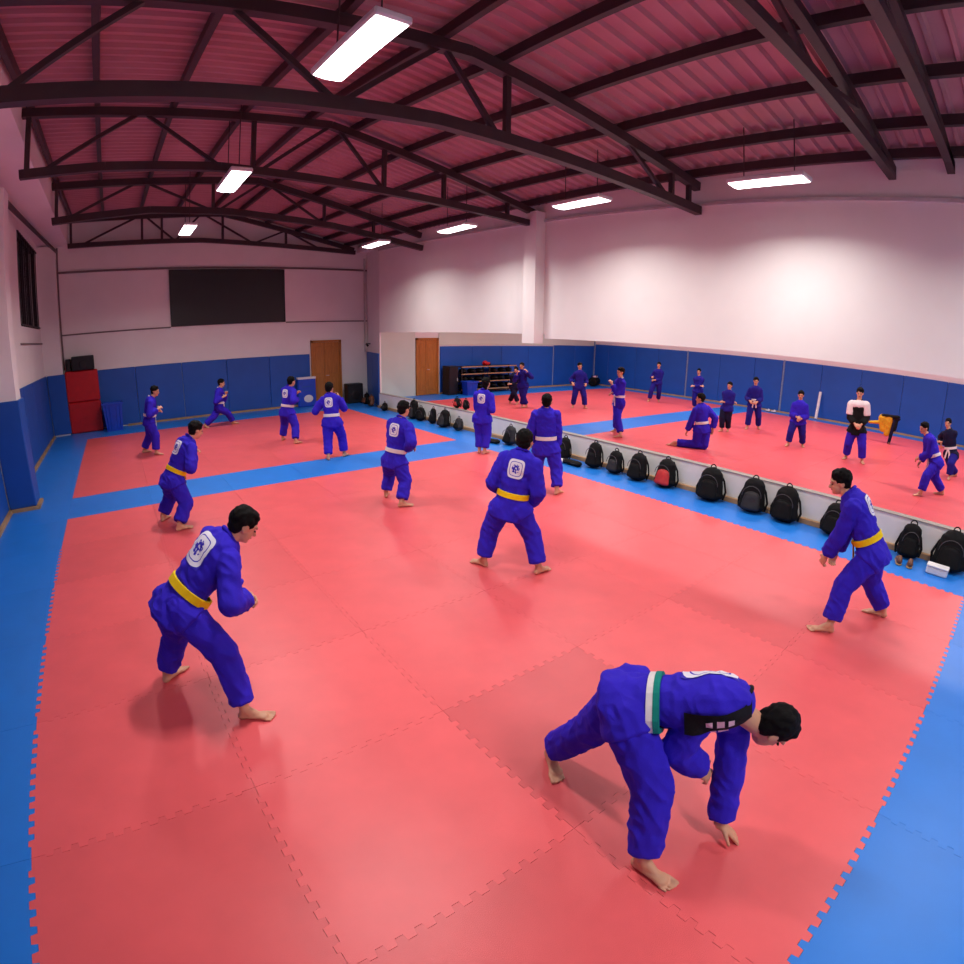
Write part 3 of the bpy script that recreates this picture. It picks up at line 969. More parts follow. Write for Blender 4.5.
    if P.get('flat'):                            # black lapel panel with pale print, showing on the turned chest
        dd = (fr * .62 + rgt * .78).normalized()
        vv = dd.cross(sp).normalized()
        for u, wu, wv, lift, mm in ((.17, .18, .085, .013, 'black_cloth'), (.02, .016, .028, .019, 'pink_cloth'), (.14, .020, .032, .019, 'pink_cloth'), (.27, .018, .026, .019, 'pink_cloth')):
            me = patch_on(bvh, neck.lerp(waist, u) - sp * .02 * h + dd * .45, sp, vv, -dd, wu * h, wv * h * .8, 9, lift)
            obj('lapel_panel' if u == .17 and wu > .1 else 'lapel_print', me, mm, jo, True)
    # ---- crest on the back
    if crest:
        c = hip + sp * Lt * .74 - fr * .42
        me = patch_on(bvh, c, rgt, sp, fr, .104 * h * cs, .122 * h * cs, 11, .005)
        obj('back_crest', me, 'emblem', jo, True)
    if yoke:
        k = MB()
        k.tcap(sj[-1], sj[1], .060 * h, .060 * h, 14)
        k.ell(hip + sp * Lt * .86, rgt * .118 * h, fr * .088 * h, sp * .075 * h)
        for s in (-1, 1):
            k.tcap(sj[s], sj[s].lerp(el[s], .75), .065 * h, .062 * h, 14, None, 1, .12)
        k.tcap(neck - sp * .06 * h, neck - sp * .004 * h, .075 * h, .044 * h, 14, (fr, .8), 1, .4)
        obj('shoulder_yoke', remesh(k, .0125, 3), yoke, jo, True)
    return t

PEOPLE = {
    'A': dict(h=1.68, yaw=22, face=(0, -34), lf=(-0.303, 2.584, 40.0), rf=(0.148, 1.779, -25.0),
        hip=(-0.177, 2.188, 0.789), neck=(0.246, 2.181, 1.2), head=(0.369, 2.153, 1.278), hl=(0.315, 2.277, 0.73), hr=(0.296, 2.058, 0.78)),
    'B': dict(h=1.68, yaw=35, face=(30, -5), lf=(2.994, 2.963, 100.0), rf=(3.424, 2.406, 5.0),
        hip=(3.189, 2.702, 0.701), neck=(3.302, 2.67, 1.29), head=(3.336, 2.667, 1.413), hl=(3.284, 2.991, 0.823), hr=(3.457, 2.667, 0.715)),
    'C': dict(h=1.70, yaw=100, face=(118, -12), lf=(4.589, -0.258, 118.0), rf=(5.378, -0.595, 92.0),
        hip=(4.991, -0.468, 0.756), neck=(4.937, -0.15, 1.264), head=(4.935, -0.025, 1.35), hl=(4.899, -0.047, 0.618), hr=(5.147, -0.078, 0.6)),
    'E': dict(h=1.68, yaw=22, face=(12, -18), lf=(0.071, 6.633, 60.0), rf=(0.275, 6.032, 10.0),
        hip=(0.228, 6.329, 0.624), neck=(0.537, 6.36, 1.167), head=(0.647, 6.353, 1.28), hl=(0.568, 6.459, 0.946), hr=(0.556, 6.259, 0.957)),
    'P152': dict(h=1.63, yaw=-5, face=(-20, -8), lf=(0.124, 11.97, 10.0), rf=(0.369, 11.465, -30.0),
        hip=(0.249, 11.717, 0.759), neck=(0.35, 11.713, 1.272), head=(0.455, 11.708, 1.419), hl=(0.483, 11.807, 0.95), hr=(0.473, 11.557, 1.024)),
    'P220': dict(h=1.63, yaw=-25, face=(-25, -5), lf=(1.949, 14.433, -60.0), rf=(2.821, 14.522, 0.0),
        hip=(2.371, 14.48, 0.552), neck=(2.426, 14.471, 1.065), head=(2.494, 14.459, 1.231), hl=(2.579, 14.343, 0.918), hr=(2.472, 14.26, 0.85)),
    'P290': dict(h=1.63, yaw=30, face=(20, -5), lf=(3.307, 11.228, 60.0), rf=(3.47, 10.597, 15.0),
        hip=(3.352, 10.924, 0.715), neck=(3.437, 10.929, 1.296), head=(3.49, 10.882, 1.424), hl=(3.622, 10.999, 1.11), hr=(3.577, 10.804, 1.013)),
    'P335': dict(h=1.63, yaw=50, face=(40, 0), lf=(3.467, 8.663, 80.0), rf=(3.896, 8.734, 35.0),
        hip=(3.62, 8.723, 0.744), neck=(3.623, 8.776, 1.285), head=(3.619, 8.777, 1.426), hl=(3.501, 9.039, 1.148), hr=(3.846, 8.849, 1.219)),
    'P396': dict(h=1.63, yaw=25, face=(15, -8), lf=(3.321, 5.809, 60.0), rf=(3.315, 5.194, -10.0),
        hip=(3.313, 5.504, 0.627), neck=(3.441, 5.493, 1.247), head=(3.482, 5.471, 1.395), hl=(3.56, 5.509, 0.823), hr=(3.463, 5.368, 0.815)),
    'P480': dict(h=1.63, yaw=30, face=(25, 5), lf=(6.367, 7.417, 50.0), rf=(6.424, 7.265, 20.0),
        hip=(6.375, 7.357, 0.747), neck=(6.401, 7.337, 1.312), head=(6.439, 7.307, 1.478), hl=(6.594, 7.44, 0.952), hr=(6.516, 7.374, 0.924)),
    'P545': dict(h=1.67, yaw=40, face=(35, 0), lf=(5.597, 4.875, 70.0), rf=(5.648, 4.359, 15.0),
        hip=(5.596, 4.643, 0.703), neck=(5.599, 4.683, 1.33), head=(5.606, 4.675, 1.45), hl=(5.593, 4.928, 0.768), hr=(5.828, 4.624, 0.712)),
    'Q514': dict(h=1.54, yaw=-140, face=(-150, 0), lf=(12.034, 13.09, -122.0), rf=(12.079, 12.761, -158.0),
        hip=(12.071, 12.912, 0.643), neck=(12.09, 12.896, 1.069), head=(12.1, 12.887, 1.211), hl=(11.912, 12.919, 0.721), hr=(12.097, 12.757, 0.727)),
    'Q522': dict(h=1.60, yaw=-150, face=(-150, 0), lf=(11.727, 12.098, -132.0), rf=(11.834, 12.038, -168.0),
        hip=(11.745, 12.1, 0.767), neck=(11.71, 12.131, 1.24), head=(11.699, 12.141, 1.408), hl=(11.7, 11.87, 1.242), hr=(11.455, 12.092, 1.149)),
    'Q580': dict(h=1.63, yaw=-125, face=(-125, -5), lf=(13.57, 10.857, -107.0), rf=(13.327, 11.246, -143.0),
        hip=(13.424, 11.08, 0.764), neck=(13.431, 11.072, 1.265), head=(13.425, 11.078, 1.453), hl=(13.507, 10.837, 0.854), hr=(13.161, 11.147, 0.87)),
    'Q618': dict(h=1.67, yaw=155, face=(165, 0), lf=(10.925, 7.468, 173.0), rf=(10.342, 6.869, 137.0),
        hip=(10.646, 7.152, 0.851), neck=(10.647, 7.151, 1.444), head=(10.64, 7.159, 1.622), hl=(10.44, 7.254, 1.311), hr=(10.605, 7.368, 1.061)),
    'Q656': dict(h=1.60, yaw=-150, face=(-150, 0), lf=(18.103, 10.899, -132.0), rf=(17.645, 11.076, -168.0),
        hip=(17.919, 10.921, 0.796), neck=(17.945, 10.883, 1.281), head=(17.937, 10.894, 1.48), hl=(17.747, 10.908, 0.881), hr=(17.675, 11.013, 0.992)),
    'Q698': dict(h=1.54, yaw=-160, face=(-165, 0), lf=(17.768, 8.748, -142.0), rf=(17.724, 9.029, -178.0),
        hip=(17.732, 8.913, 0.717), neck=(17.73, 8.916, 1.205), head=(17.722, 8.931, 1.41), hl=(17.566, 9.004, 0.861), hr=(17.65, 8.753, 0.888)),
    'Q728': dict(h=1.49, yaw=-175, face=(-175, 0), lf=(14.153, 5.756, -157.0), rf=(13.927, 5.87, -193.0),
        hip=(14.045, 5.803, 0.69), neck=(14.049, 5.796, 1.182), head=(14.052, 5.789, 1.341), hl=(13.91, 5.85, 0.863), hr=(14.204, 5.709, 0.87)),
    'Q754': dict(h=1.60, yaw=-155, face=(-155, -5), lf=(15.682, 5.446, -137.0), rf=(15.244, 5.655, -173.0),
        hip=(15.451, 5.578, 0.771), neck=(15.441, 5.601, 1.29), head=(15.44, 5.604, 1.472), hl=(15.295, 5.435, 0.86), hr=(15.21, 5.631, 0.866)),
    'Q800': dict(h=1.60, yaw=-165, face=(-165, -8), lf=(14.099, 3.431, -147.0), rf=(13.766, 3.752, -183.0),
        hip=(13.929, 3.601, 0.684), neck=(13.93, 3.599, 1.187), head=(13.927, 3.608, 1.37), hl=(13.763, 3.469, 0.77), hr=(13.727, 3.573, 0.808)),
    'Q857': dict(h=1.77, yaw=-170, face=(-170, -10), lf=(13.588, 1.669, -152.0), rf=(13.669, 2.143, -188.0),
        hip=(13.621, 1.939, 0.771), neck=(13.609, 1.991, 1.471), head=(13.608, 1.993, 1.664), hl=(13.444, 1.819, 0.929), hr=(13.411, 1.96, 0.93)),
    'Q930': dict(h=1.63, yaw=120, face=(135, -10), lf=(11.469, -0.033, 138.0), rf=(12.108, -0.382, 102.0),
        hip=(11.79, -0.221, 0.686), neck=(11.786, 0.032, 1.157), head=(11.777, 0.137, 1.298), hl=(11.758, 0.126, 0.696), hr=(11.91, 0.108, 0.598)),
    'Q950': dict(h=1.54, yaw=160, face=(170, 0), lf=(14.095, -0.384, 178.0), rf=(14.664, -0.451, 142.0),
        hip=(14.372, -0.3, 0.558), neck=(14.363, -0.148, 1.104), head=(14.36, -0.096, 1.261), hl=(14.354, -0.013, 0.79), hr=(14.455, -0.012, 0.731)),
    'D': dict(h=1.72, yaw=-58, face=(-50, -58), lf=(1.54, .30, -118.0), rf=(1.375, -.60, -84.0),
        hip=(1.555, -.14, .80), neck=(1.82, -.60, .92), head=(1.935, -.765, .785), hl=(1.835, -.70, .10), hr=(1.77, -.52, .45),
        roll=-40, sl=(1.93, -.56, .72), sr=(1.67, -.50, .93), pr=(-.8, .5, .3), pl=(.5, .2, .1), flat=1),
    'K': dict(h=1.70, yaw=60, face=(110, 0), lf=(10.73, 5.52, 120.0), rf=(10.80, 5.40, 120.0),
        hip=(11.05, 4.9, .50), neck=(11.01, 4.97, 1.04), head=(10.99, 5.0, 1.20), hl=(10.88, 5.21, .40), hr=(11.2, 4.7, .5),
        kneeL=(11.0, 5.0, .10), kneeR=(11.1, 4.82, .10)),
}
GA, GB = 'students in blue training suits on the mats', 'students in the second hall'
YB = 'yellow_cloth'
person('A', PEOPLE['A'], 'student with a yellow belt bowing forward beside the near blue border', GA, YB, near=2, seed=1, cs=1.2)
person('B', PEOPLE['B'], 'student with a yellow belt seen from behind in the middle of the red mats', GA, YB, near=1, seed=2)
person('C', PEOPLE['C'], 'student with a yellow belt leaning forward in front of the bags by the ledge', GA, YB, near=2, seed=3)
person('D', PEOPLE['D'], 'student with a green and white belt crouching with one hand on the red mat', GA, 'white_cloth', near=2, belt2='green_cloth', collar='black_cloth', lapel='black_cloth', seed=4, curl=.8, cs=1.3)
person('E', PEOPLE['E'], 'student with a yellow belt standing by the blue strip between the red mats', GA, YB, near=1, seed=6)
person('P152', PEOPLE['P152'], 'student with a white belt standing in front of the blue bin', GA, crest=False, seed=7, collar='white_cloth')
person('P220', PEOPLE['P220'], 'student in a wide low stance before the padding below the black board', GA, crest=False, seed=8, collar='white_cloth')
person('P290', PEOPLE['P290'], 'student with a pale belt standing in front of the blue kick shield', GA, seed=9)
person('P335', PEOPLE['P335'], 'student with raised fists in front of the wooden double door', GA, seed=10)
person('P396', PEOPLE['P396'], 'student with a white belt in fighting stance facing the far bags by the ledge', GA, near=1, seed=11)
person('P480', PEOPLE['P480'], 'slim student standing upright with feet together on the blue border', GA, None, seed=12, longhair=True)
person('P545', PEOPLE['P545'], 'broad student with a white belt standing behind the yellow-belt student', GA, crest=False, near=1, seed=13)
person('Q514', PEOPLE['Q514'], 'dark clothed student half hidden beside the equipment rack', GB, None, 'navy', 'navy', crest=False, seed=14)
person('Q522', PEOPLE['Q522'], 'student with arms raised in front of the end of the equipment rack', GB, None, 'gi2', 'gi2', crest=False, seed=15, collar='white_cloth')
person('Q580', PEOPLE['Q580'], 'student facing the ledge near the corner of the second hall', GB, None, 'gi2', 'gi2', crest=False, seed=16, collar='white_cloth')
person('Q618', PEOPLE['Q618'], 'tall student with a white belt stepping onto the blue strip of the second hall', GB, seed=17, crest=False, collar='white_cloth')
person('Q656', PEOPLE['Q656'], 'student with folded hands by the side padding of the second hall', GB, None, 'gi2', 'gi2', crest=False, seed=18, collar='white_cloth')
person('Q698', PEOPLE['Q698'], 'student standing behind the kneeling student', GB, None, 'gi2', 'gi2', crest=False, seed=19, collar='white_cloth')
person('K', PEOPLE['K'], 'student with a pale belt kneeling on the red mats of the second hall', GB, seed=20, crest=False)
person('Q728', PEOPLE['Q728'], 'small student in dark trousers next to the kneeling student', GB, None, 'gi2', 'navy', crest=False, seed=21, collar='white_cloth')
person('Q754', PEOPLE['Q754'], 'student with a pale belt and hands at the waist facing the ledge', GB, 'white_cloth', 'gi2', 'gi2', crest=False, seed=22, collar='white_cloth')
person('Q800', PEOPLE['Q800'], 'student with clasped hands near the white foam bar', GB, None, 'gi', 'gi2', crest=False, seed=23, collar='white_cloth')
person('Q857', PEOPLE['Q857'], 'tall person in a black top with white shoulders and blue trousers', GB, None, 'black_cloth', 'gi', crest=False, seed=24, yoke='white_cloth')
person('Q930', PEOPLE['Q930'], 'student leaning forward with a pale belt in the second hall', GB, seed=25)
person('Q950', PEOPLE['Q950'], 'student in a dark navy jacket behind the leaning student', GB, 'white_cloth', 'navy', 'gi2', seed=26)

# ------------------------------------------------------------------ bags along the ledge
def backpack(x, y, w_, h, label, main='bag', front='bag_grey', z=0.0, rz=0.0, lean=.10, group='bags along the ledge'):
    """a rucksack standing with its back to the ledge (+x)"""
    t = thing('backpack', label, 'backpack', (x, y, z), rz, group)
    d = w_ * .30
    sx = lambda zz: lean * zz
    b = MB()
    b.tcap((sx(.12), 0, .11), (sx(h), 0, h - w_ * .36), w_ * .5, w_ * .40, 20, ((1, 0, 0), .58), .22, .85)
    b.ell((sx(.1), 0, .10), (d * 1.05, 0, 0), (0, w_ * .52, 0), (0, 0, .10), 18, 10)
    me = remesh(b, .014, 4, .006, x + y)
    lo = min(v.co.z for v in me.vertices)
    for v in me.vertices:
        v.co.z -= lo
    bo = obj('body', me, main, t, True)
    p = MB()
    p.tcap((-d * .78, 0, .10), (-d * .70 + sx(h * .5), 0, h * .50), w_ * .36, w_ * .30, 16, ((1, 0, 0), .42), .3, .6)
    obj('front_pocket', remesh(p, .013, 4, .003, y), front, t, True)
    zp = MB()
    pts = [(-d * 1.02 + sx(h * .6) * .9, w_ * .36 * math.cos(a), h * .50 + h * .30 * math.sin(a)) for a in [math.pi * k / 10 for k in range(11)]]
    for a, c in zip(pts, pts[1:]):
        zp.tcap(a, c, .005, .005, 6)
    zp.build('zip', 'zip', t, True)
    hm = MB()
    for k in range(6):
        a, c = math.pi * k / 6, math.pi * (k + 1) / 6
        hm.tcap((sx(h) + .01, .045 * math.cos(a), h - .02 + .055 * math.sin(a)), (sx(h) + .01, .045 * math.cos(c), h - .02 + .055 * math.sin(c)), .009, .009, 6)
    hm.build('handle', main, t, True)
    for s in (-1, 1):
        st = MB()
        pp = [(d * .7 + sx(h) * .9, s * w_ * .18, h * .86), (d * .85, s * w_ * .42, h * .6), (d * .55, s * w_ * .55, h * .3), (d * .35, s * w_ * .5, .05)]
        for a, c in zip(pp, pp[1:]):
            st.tcap(a, c, .018, .018, 8, ((1, 0, 0), .5))
        st.build('strap', main, t, True)
    return t
backpack(7.68, 15.80, .34, .40, 'dark bag with brown trim in the corner by the speaker', 'bag', 'brown')
backpack(7.58, 15.20, .30, .38, 'brown and black bag at the corner of the ledge opening', 'brown', 'bag')
backpack(7.46, 13.95, .28, .28, 'small black bag alone at the far end of the ledge')
backpack(7.42, 12.05, .40, .56, 'tall black backpack in the group of four far bags')
backpack(7.40, 11.58, .30, .40, 'slumped black backpack next to the tall one', 'bag', 'bag', rz=.4)
backpack(7.42, 10.98, .26, .44, 'narrow black backpack between two wider bags', 'bag', 'bag')
backpack(7.40, 10.38, .42, .48, 'wide black backpack under the bags on the ledge')
backpack(7.42, 9.74, .30, .34, 'small charcoal backpack before the slim student', 'bag_grey', 'bag')
backpack(7.80, 10.32, .26, .28, 'small red and black bag on top of the ledge', 'bag', 'bag_red', z=.488, lean=0)
backpack(7.80, 9.92, .20, .27, 'small black bag on top of the ledge', 'bag', 'bag', z=.488, lean=0)
backpack(7.40, 7.68, .36, .44, 'charcoal backpack between the slim and the broad student', 'bag_grey', 'bag')
backpack(7.42, 5.98, .30, .46, 'black backpack partly behind the broad student', 'bag', 'bag')
backpack(7.42, 5.18, .36, .50, 'rounded black backpack beside the flat pouch', 'bag', 'bag')
backpack(7.42, 4.66, .34, .44, 'charcoal fronted backpack left of a black one', 'bag', 'bag_grey')
backpack(7.40, 4.12, .40, .50, 'black backpack with a pale zip next to the red one', 'bag', 'bag')
backpack(7.47, 3.56, .42, .50, 'red and black backpack by the ledge', 'bag', 'bag_red')
backpack(7.45, 2.66, .46, .55, 'large black backpack after a gap beside the red one', 'bag', 'bag', rz=.15)
backpack(7.46, 1.90, .42, .54, 'black backpack with raised straps, middle of three', 'bag', 'bag_grey', rz=.2)
backpack(7.47, 1.36, .44, .54, 'broad black backpack nearest the leaning student', 'bag', 'bag')
backpack(7.48, .58, .38, .48, 'black backpack half hidden behind the leaning student', 'bag', 'bag')
backpack(7.48, -.52, .32, .48, 'slim black backpack beside the brown shoes', 'bag', 'bag', rz=.2)
backpack(7.48, -1.08, .46, .54, 'big black backpack with a white box in front', 'bag', 'bag')

def pouch(x, y, w_, label, m='bag', band=None, rz=0.0):
    t = thing('pouch', label, 'pouch', (x, y, 0), rz, 'small things among the bags')
    b = MB()
    b.tcap((0, -w_ * .3, .055), (0, w_ * .3, .055), .08, .075, 14, ((0, 0, 1), .62))
    me = remesh(b, .013, 3, .008, x)
    lo = min(v.co.z for v in me.vertices)
    for v in me.vertices:
        v.co.z -= lo
    obj('body', me, m, t, True)
    MB().tcap((-.07, -w_ * .35, .06), (-.07, w_ * .35, .06), .006, .006, 6).build('zip', 'zip', t, True)
    if band:
        MB().ell((-.05, w_ * .42, .05), (.05, 0, 0), (0, .07, 0), (0, 0, .045)).build('flap', band, t, True)
pouch(7.2, 8.02, .40, 'flat black pouch beside the charcoal backpack', rz=.2)
pouch(7.22, 5.55, .56, 'flat black pouch with a white flap beside the rounded backpack', band='white_cloth')

def shoe(mb_t, x, y, rz, m, sole):
    b = MB()
    c, s = math.cos(rz), math.sin(rz)
    R = lambda a, q, z: (x + a * c - q * s, y + a * s + q * c, z)
    b.tcap(R(-.09, 0, .05), R(.08, 0, .035), .042, .038, 12, ((0, 0, 1), .8)).tcap(R(-.09, 0, .06), R(-.06, 0, .09), .038, .034, 12)
    obj('upper', remesh(b, .010, 2), m, mb_t, True)
    MB().tcap(R(-.095, 0, .012), R(.09, 0, .012), .042, .04, 12, ((0, 0, 1), .28)).build('sole', sole, mb_t, True)
for x, y, z, lab in ((7.20, -.46, .3, 'brown leather shoe beside the slim black backpack'), (7.20, -.62, .1, 'brown leather shoe next to the wooden batten')):
    t = thing('shoe', lab, 'shoe', (x, y, 0), z, 'brown shoes among the bags')
    shoe(t, 0, 0, 0, 'brown', 'plinth')
for x, y, lab in ((20.5, 7.2, 'pale shoe lying by the second hall padding'), (20.5, 6.95, 'pale shoe beside the other one by the padding')):
    t = thing('shoe', lab, 'shoe', (x, y, 0), 1.2, 'pale shoes in the second hall')
    shoe(t, 0, 0, 0, 'white_cloth', 'brown')
t = thing('lunch_box', 'white box standing in front of the big black backpack', 'box', (7.20, -.98, 0))
chamfer_box((-.08, -.14, 0), (.06, .14, .10), .02).build('box_body', 'white_rubber', t)
chamfer_box((-.085, -.145, .10), (.065, .145, .125), .01).build('lid', 'white_rubber', t)

# ------------------------------------------------------------------ things at the end wall
t = thing('wall_board', 'large black board high on the end wall', 'board', (3.315, YF, 3.83))
MB().box((-1.86, -.04, -.85), (1.86, -.005, .85)).build('board_panel', 'screen', t)
f = MB()
f.box((-1.9, -.06, -.89), (1.9, 0, -.85)).box((-1.9, -.06, .85), (1.9, 0, .89)).box((-1.9, -.06, -.85), (-1.86, 0, .85)).box((1.86, -.06, -.85), (1.9, 0, .85))
f.build('frame', 'black', t)

t = thing('crash_mat', 'red crash mat standing upright against the end wall', 'mat', (-1.44, 16.68, 0))
for z0, z1 in ((0, .925), (.935, 1.86)):
    chamfer_box((-.49, -.10, z0), (.49, .10, z1), .03).build('cushion_half', 'red_vinyl', t)
for z0 in (.45, 1.40):
    MB().box((-.12, -.115, z0 - .02), (.12, -.095, z0 + .02)).build('carry_strap', 'red_vinyl', t)

def speaker(x, y, z, w_, d, h, label):
    t = thing('speaker', label, 'speaker', (x, y, z), 0, 'black loudspeakers')
    chamfer_box((-w_ / 2, -d / 2, 0), (w_ / 2, d / 2, h), .02).build('cabinet', 'black', t)
    chamfer_box((-w_ / 2 + .03, -d / 2 - .015, .03), (w_ / 2 - .03, -d / 2 + .01, h - .03), .008).build('grille', 'bag_grey', t)
    r = min(w_, h) * .3
    MB().tcap((0, -d / 2 - .012, h * .4), (0, -d / 2 - .022, h * .4), r, r * .9, 20, None, .05, .05).build('woofer', 'black', t, True)
    MB().box((-.06, d / 2 - .02, h * .7), (.06, d / 2 + .01, h * .76)).build('handle', 'black', t)
speaker(-1.36, 16.66, 1.86, .66, .3, .42, 'black loudspeaker lying on top of the red crash mat')
speaker(7.52, 16.45, 0, .60, .36, .70, 'black loudspeaker standing on the floor beside the double door')
speaker(-1.80, 16.70, 1.86, .16, .2, .36, 'narrow small speaker beside the larger one on the crash mat')

def bin_(x, y, w_, d, h, label, name='storage_bin'):
    t = thing(name, label, 'bin', (x, y, 0), 0, 'blue plastic bins')
    m = MB()
    k = .82
    o = [(-w_ / 2 * k, -d / 2 * k, 0), (w_ / 2 * k, -d / 2 * k, 0), (w_ / 2 * k, d / 2 * k, 0), (-w_ / 2 * k, d / 2 * k, 0), (-w_ / 2, -d / 2, h), (w_ / 2, -d / 2, h), (w_ / 2, d / 2, h), (-w_ / 2, d / 2, h)]
    e = .02
    i = [(a * (1 - e * 2 / w_), b * (1 - e * 2 / d), max(c, e)) for a, b, c in o]
    m.add(o + i, [(3, 2, 1, 0), (0, 1, 5, 4), (1, 2, 6, 5), (2, 3, 7, 6), (3, 0, 4, 7), (8, 9, 10, 11), (12, 13, 9, 8), (13, 14, 10, 9), (14, 15, 11, 10), (15, 12, 8, 11),
                  (4, 5, 13, 12), (5, 6, 14, 13), (6, 7, 15, 14), (7, 4, 12, 15)])
    m.build('tub', 'bin', t)
    r = MB()
    r.box((-w_ / 2 - .03, -d / 2 - .03, h - .05), (w_ / 2 + .03, -d / 2, h)).box((-w_ / 2 - .03, d / 2, h - .05), (w_ / 2 + .03, d / 2 + .03, h))
    r.box((-w_ / 2 - .03, -d / 2, h - .05), (-w_ / 2, d / 2, h)).box((w_ / 2, -d / 2, h - .05), (w_ / 2 + .03, d / 2, h))
    r.build('rim', 'bin', t)
    for kx in range(-2, 3):
        MB().beam((kx * w_ * .16, -d / 2 * .86 - .005, .06), (kx * w_ * .18, -d / 2 * .99 - .005, h - .07), .02, .02).build('rib', 'bin', t)
bin_(-.60, 16.30, .58, .44, .84, 'tall blue plastic bin beside the red crash mat')
bin_(12.30, 15.90, .52, .40, .56, 'blue plastic bin in front of the equipment rack')

t = thing('kick_shield', 'blue kick shield with a white oval leaning on the padding', 'kick shield', (5.80, 16.62, 0))
chamfer_box((-.33, -.07, 0), (.33, .07, 1.02), .03).build('cushion', 'bin', t)
MB().box((-.33, -.078, .96), (.33, .072, 1.03)).build('top_band', 'white_cloth', t)
MB().ell((0.04, -.072, .28), (.17, 0, 0), (0, .008, 0), (0, 0, .13), 20, 10).build('oval_print', 'white_cloth', t, True)
for z0 in (.55, .68):
    MB().box((-.2, -.075, z0), (.2, -.066, z0 + .03)).build('print_line', 'pad', t)
t = thing('wall_camera', 'small dark security camera high in the corner by the ledge opening', 'camera', (8.15, 16.3, 2.10))
MB().box((-.12, -.02, -.02), (0, .02, .02)).build('bracket', 'black', t)
MB().tcap((-.12, .06, -.01), (-.16, -.12, -.06), .04, .04, 12, None, .2, .2).build('camera_body', 'bag_grey', t, True)

# ------------------------------------------------------------------ things in the second hall
t = thing('equipment_rack', 'low black rack with pale shelf edges against the end wall padding', 'rack', (13.55, 16.45, 0))
for sx in (-1.42, 0, 1.42):
    for sy in (-.22, .22):
        MB().box((sx - .025, sy - .025, 0), (sx + .025, sy + .025, 1.14)).build('post', 'black', t)
for z0 in (.16, .48, .80, 1.09):
    sh = MB().box((-1.45, -.26, z0), (1.45, .24, z0 + .03)).build('shelf', 'black', t)
    MB().box((-1.45, -.275, z0 - .005), (1.45, -.26, z0 + .035)).build('shelf_edge', 'plinth', sh)
k = 0
for z0 in (.19, .51, .83):
    for i in range(7):
        x = -1.22 + i * .40 + random.uniform(-.04, .04)
        if abs(x) < .12 or abs(abs(x) - 1.42) < .14:
            continue
        t2 = thing('target_pad', 'black target pad lying on the equipment rack', 'target pad', (13.55 + x, 16.44, z0), 0, 'black target pads on the rack')
        MB().ell((0, 0, .10), (.155, 0, 0), (0, .2, 0), (0, 0, .10), 14, 8).build('pad_body', 'black_cloth', t2, True)
        MB().tcap((-.05, -.20, .10), (.05, -.20, .10), .018, .018, 8).build('grip', 'bag_grey', t2, True)
t = thing('boxing_glove', 'red boxing glove on top of the equipment rack', 'glove', (13.40, 16.35, 1.12))
g = MB()
g.ell((0, 0, .11), (.13, 0, 0), (0, .11, 0), (0, 0, .11)).tcap((.1, .02, .09), (.22, .02, .08), .075, .07, 12)
g.tcap((-.02, -.1, .1), (-.1, -.1, .13), .045, .04, 10)
gm = remesh(g, .014, 2)
lo_ = min(v.co.z for v in gm.vertices)
for v in gm.vertices:
    v.co.z -= lo_
obj('mitt', gm, 'red_vinyl', t, True)
MB().tcap((.2, .02, .07), (.27, .02, .07), .068, .066, 12, None, .1, .1).build('cuff', 'black_cloth', t, True)
t = thing('locker', 'narrow black cabinet between the door and the rack', 'cabinet', (11.76, 16.5, 0))
chamfer_box((-.22, -.24, 0), (.22, .24, 1.15), .012).build('carcass', 'black', t)
dl = chamfer_box((-.205, -.262, .06), (.205, -.24, 1.12), .008).build('cabinet_door', 'screen', t)
MB().box((.15, -.285, .55), (.17, -.262, .68)).build('handle', 'trim', dl)

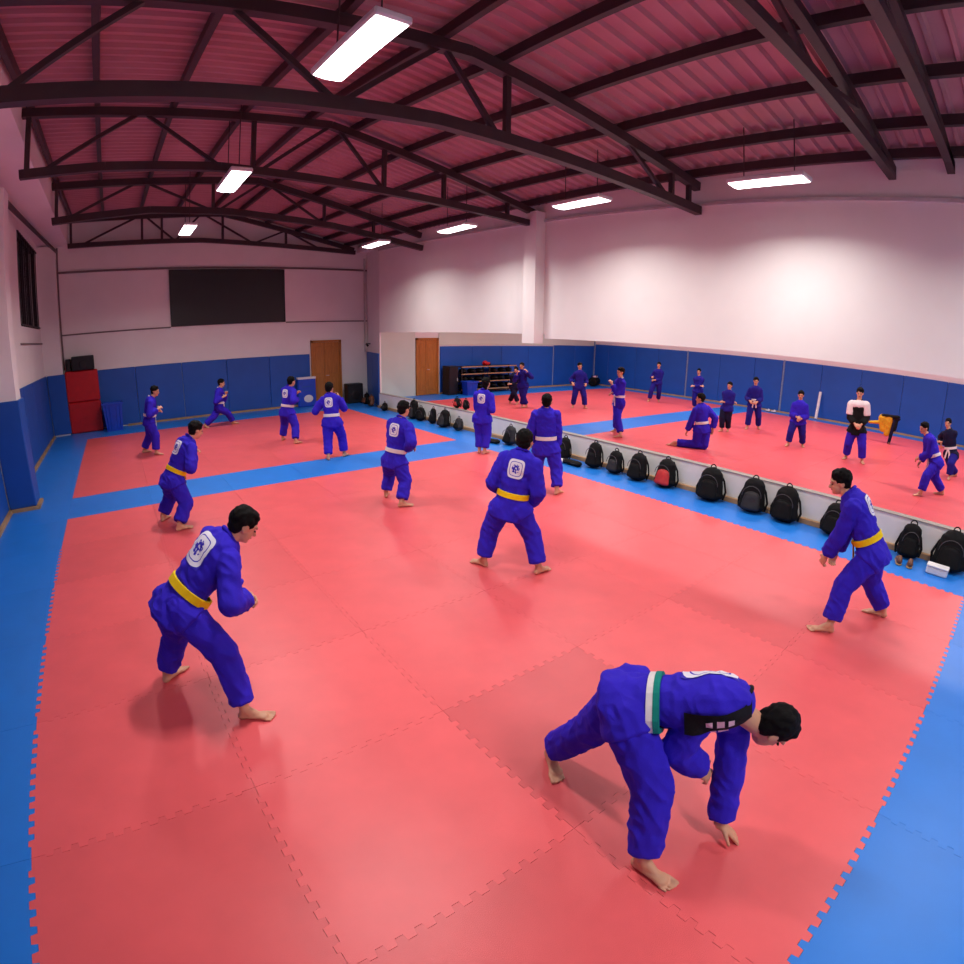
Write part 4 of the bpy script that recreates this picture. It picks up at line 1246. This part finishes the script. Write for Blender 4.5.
t = thing('duffel_bag', 'black duffel bag with a pink towel in the corner of the second hall', 'bag', (20.2, 16.2, 0), .5)
b = MB()
b.tcap((-.28, 0, .22), (.28, 0, .22), .24, .24, 16, ((0, 0, 1), .92), .5, .5)
bm_ = remesh(b, .02, 3, .012, 3)
lo_ = min(v.co.z for v in bm_.vertices)
for v in bm_.vertices:
    v.co.z -= lo_
obj('body', bm_, 'bag', t, True)
for s in (-.12, .12):
    hm = MB()
    for q in range(6):
        a, c = math.pi * q / 6, math.pi * (q + 1) / 6
        hm.tcap((.16 * math.cos(a), s, .40 + .14 * math.sin(a)), (.16 * math.cos(c), s, .40 + .14 * math.sin(c)), .014, .014, 6)
    hm.build('handle', 'bag', t, True)
MB().ell((0, -.05, .46), (.2, 0, 0), (0, .12, 0), (0, 0, .06)).build('towel', 'pink_cloth', t, True)

t = thing('foam_bar', 'white foam bar leaning against the padding of the second hall', 'foam bar', (20.62, 5.2, 0))
MB().tcap((-.08, 0, .05), (.16, .02, 1.03), .055, .055, 14, None, .3, .3).build('foam', 'white_rubber', t, True)
for z0 in (.10, .95):
    MB().tcap((-.08 + .245 * z0 - .004, .02 * z0, z0), (-.08 + .245 * z0 + .004, .02 * z0, z0 + .03), .058, .058, 14, None, .02, .02).build('end_band', 'trim', t, True)

t = thing('draped_vest', 'yellow and black vest draped over a low dark stand', 'vest', (17.9, 1.98, 0))
MB().tcap((0, -.10, .03), (0, -.18, .78), .05, .06, 10).build('stand_leg', 'navy', t, True)
MB().tcap((.12, -.05, .03), (-.12, -.15, .03), .03, .03, 8).build('stand_foot', 'brown', t, True)
MB().tcap((0, .28, .74), (0, -.30, .80), .05, .05, 10).build('stand_bar', 'navy', t, True)
v1 = MB()
v1.tcap((0, .20, .74), (0, .16, .42), .14, .10, 14, ((1, 0, 0), .6)).tcap((0, .0, .76), (0, .02, .30), .13, .09, 14, ((1, 0, 0), .6)).tcap((0, .20, .62), (0, .60, .56), .06, .04, 10)
obj('vest_cloth', remesh(v1, .016, 3, .012, 9), 'mustard', t, True)
v2 = MB()
v2.tcap((0, .20, .84), (0, -.25, .86), .08, .08, 14, ((0, 0, 1), .5)).tcap((0, -.22, .82), (0, -.20, .45), .09, .06, 12, ((1, 0, 0), .6))
obj('vest_trim', remesh(v2, .016, 3, .010, 4), 'black_cloth', t, True)
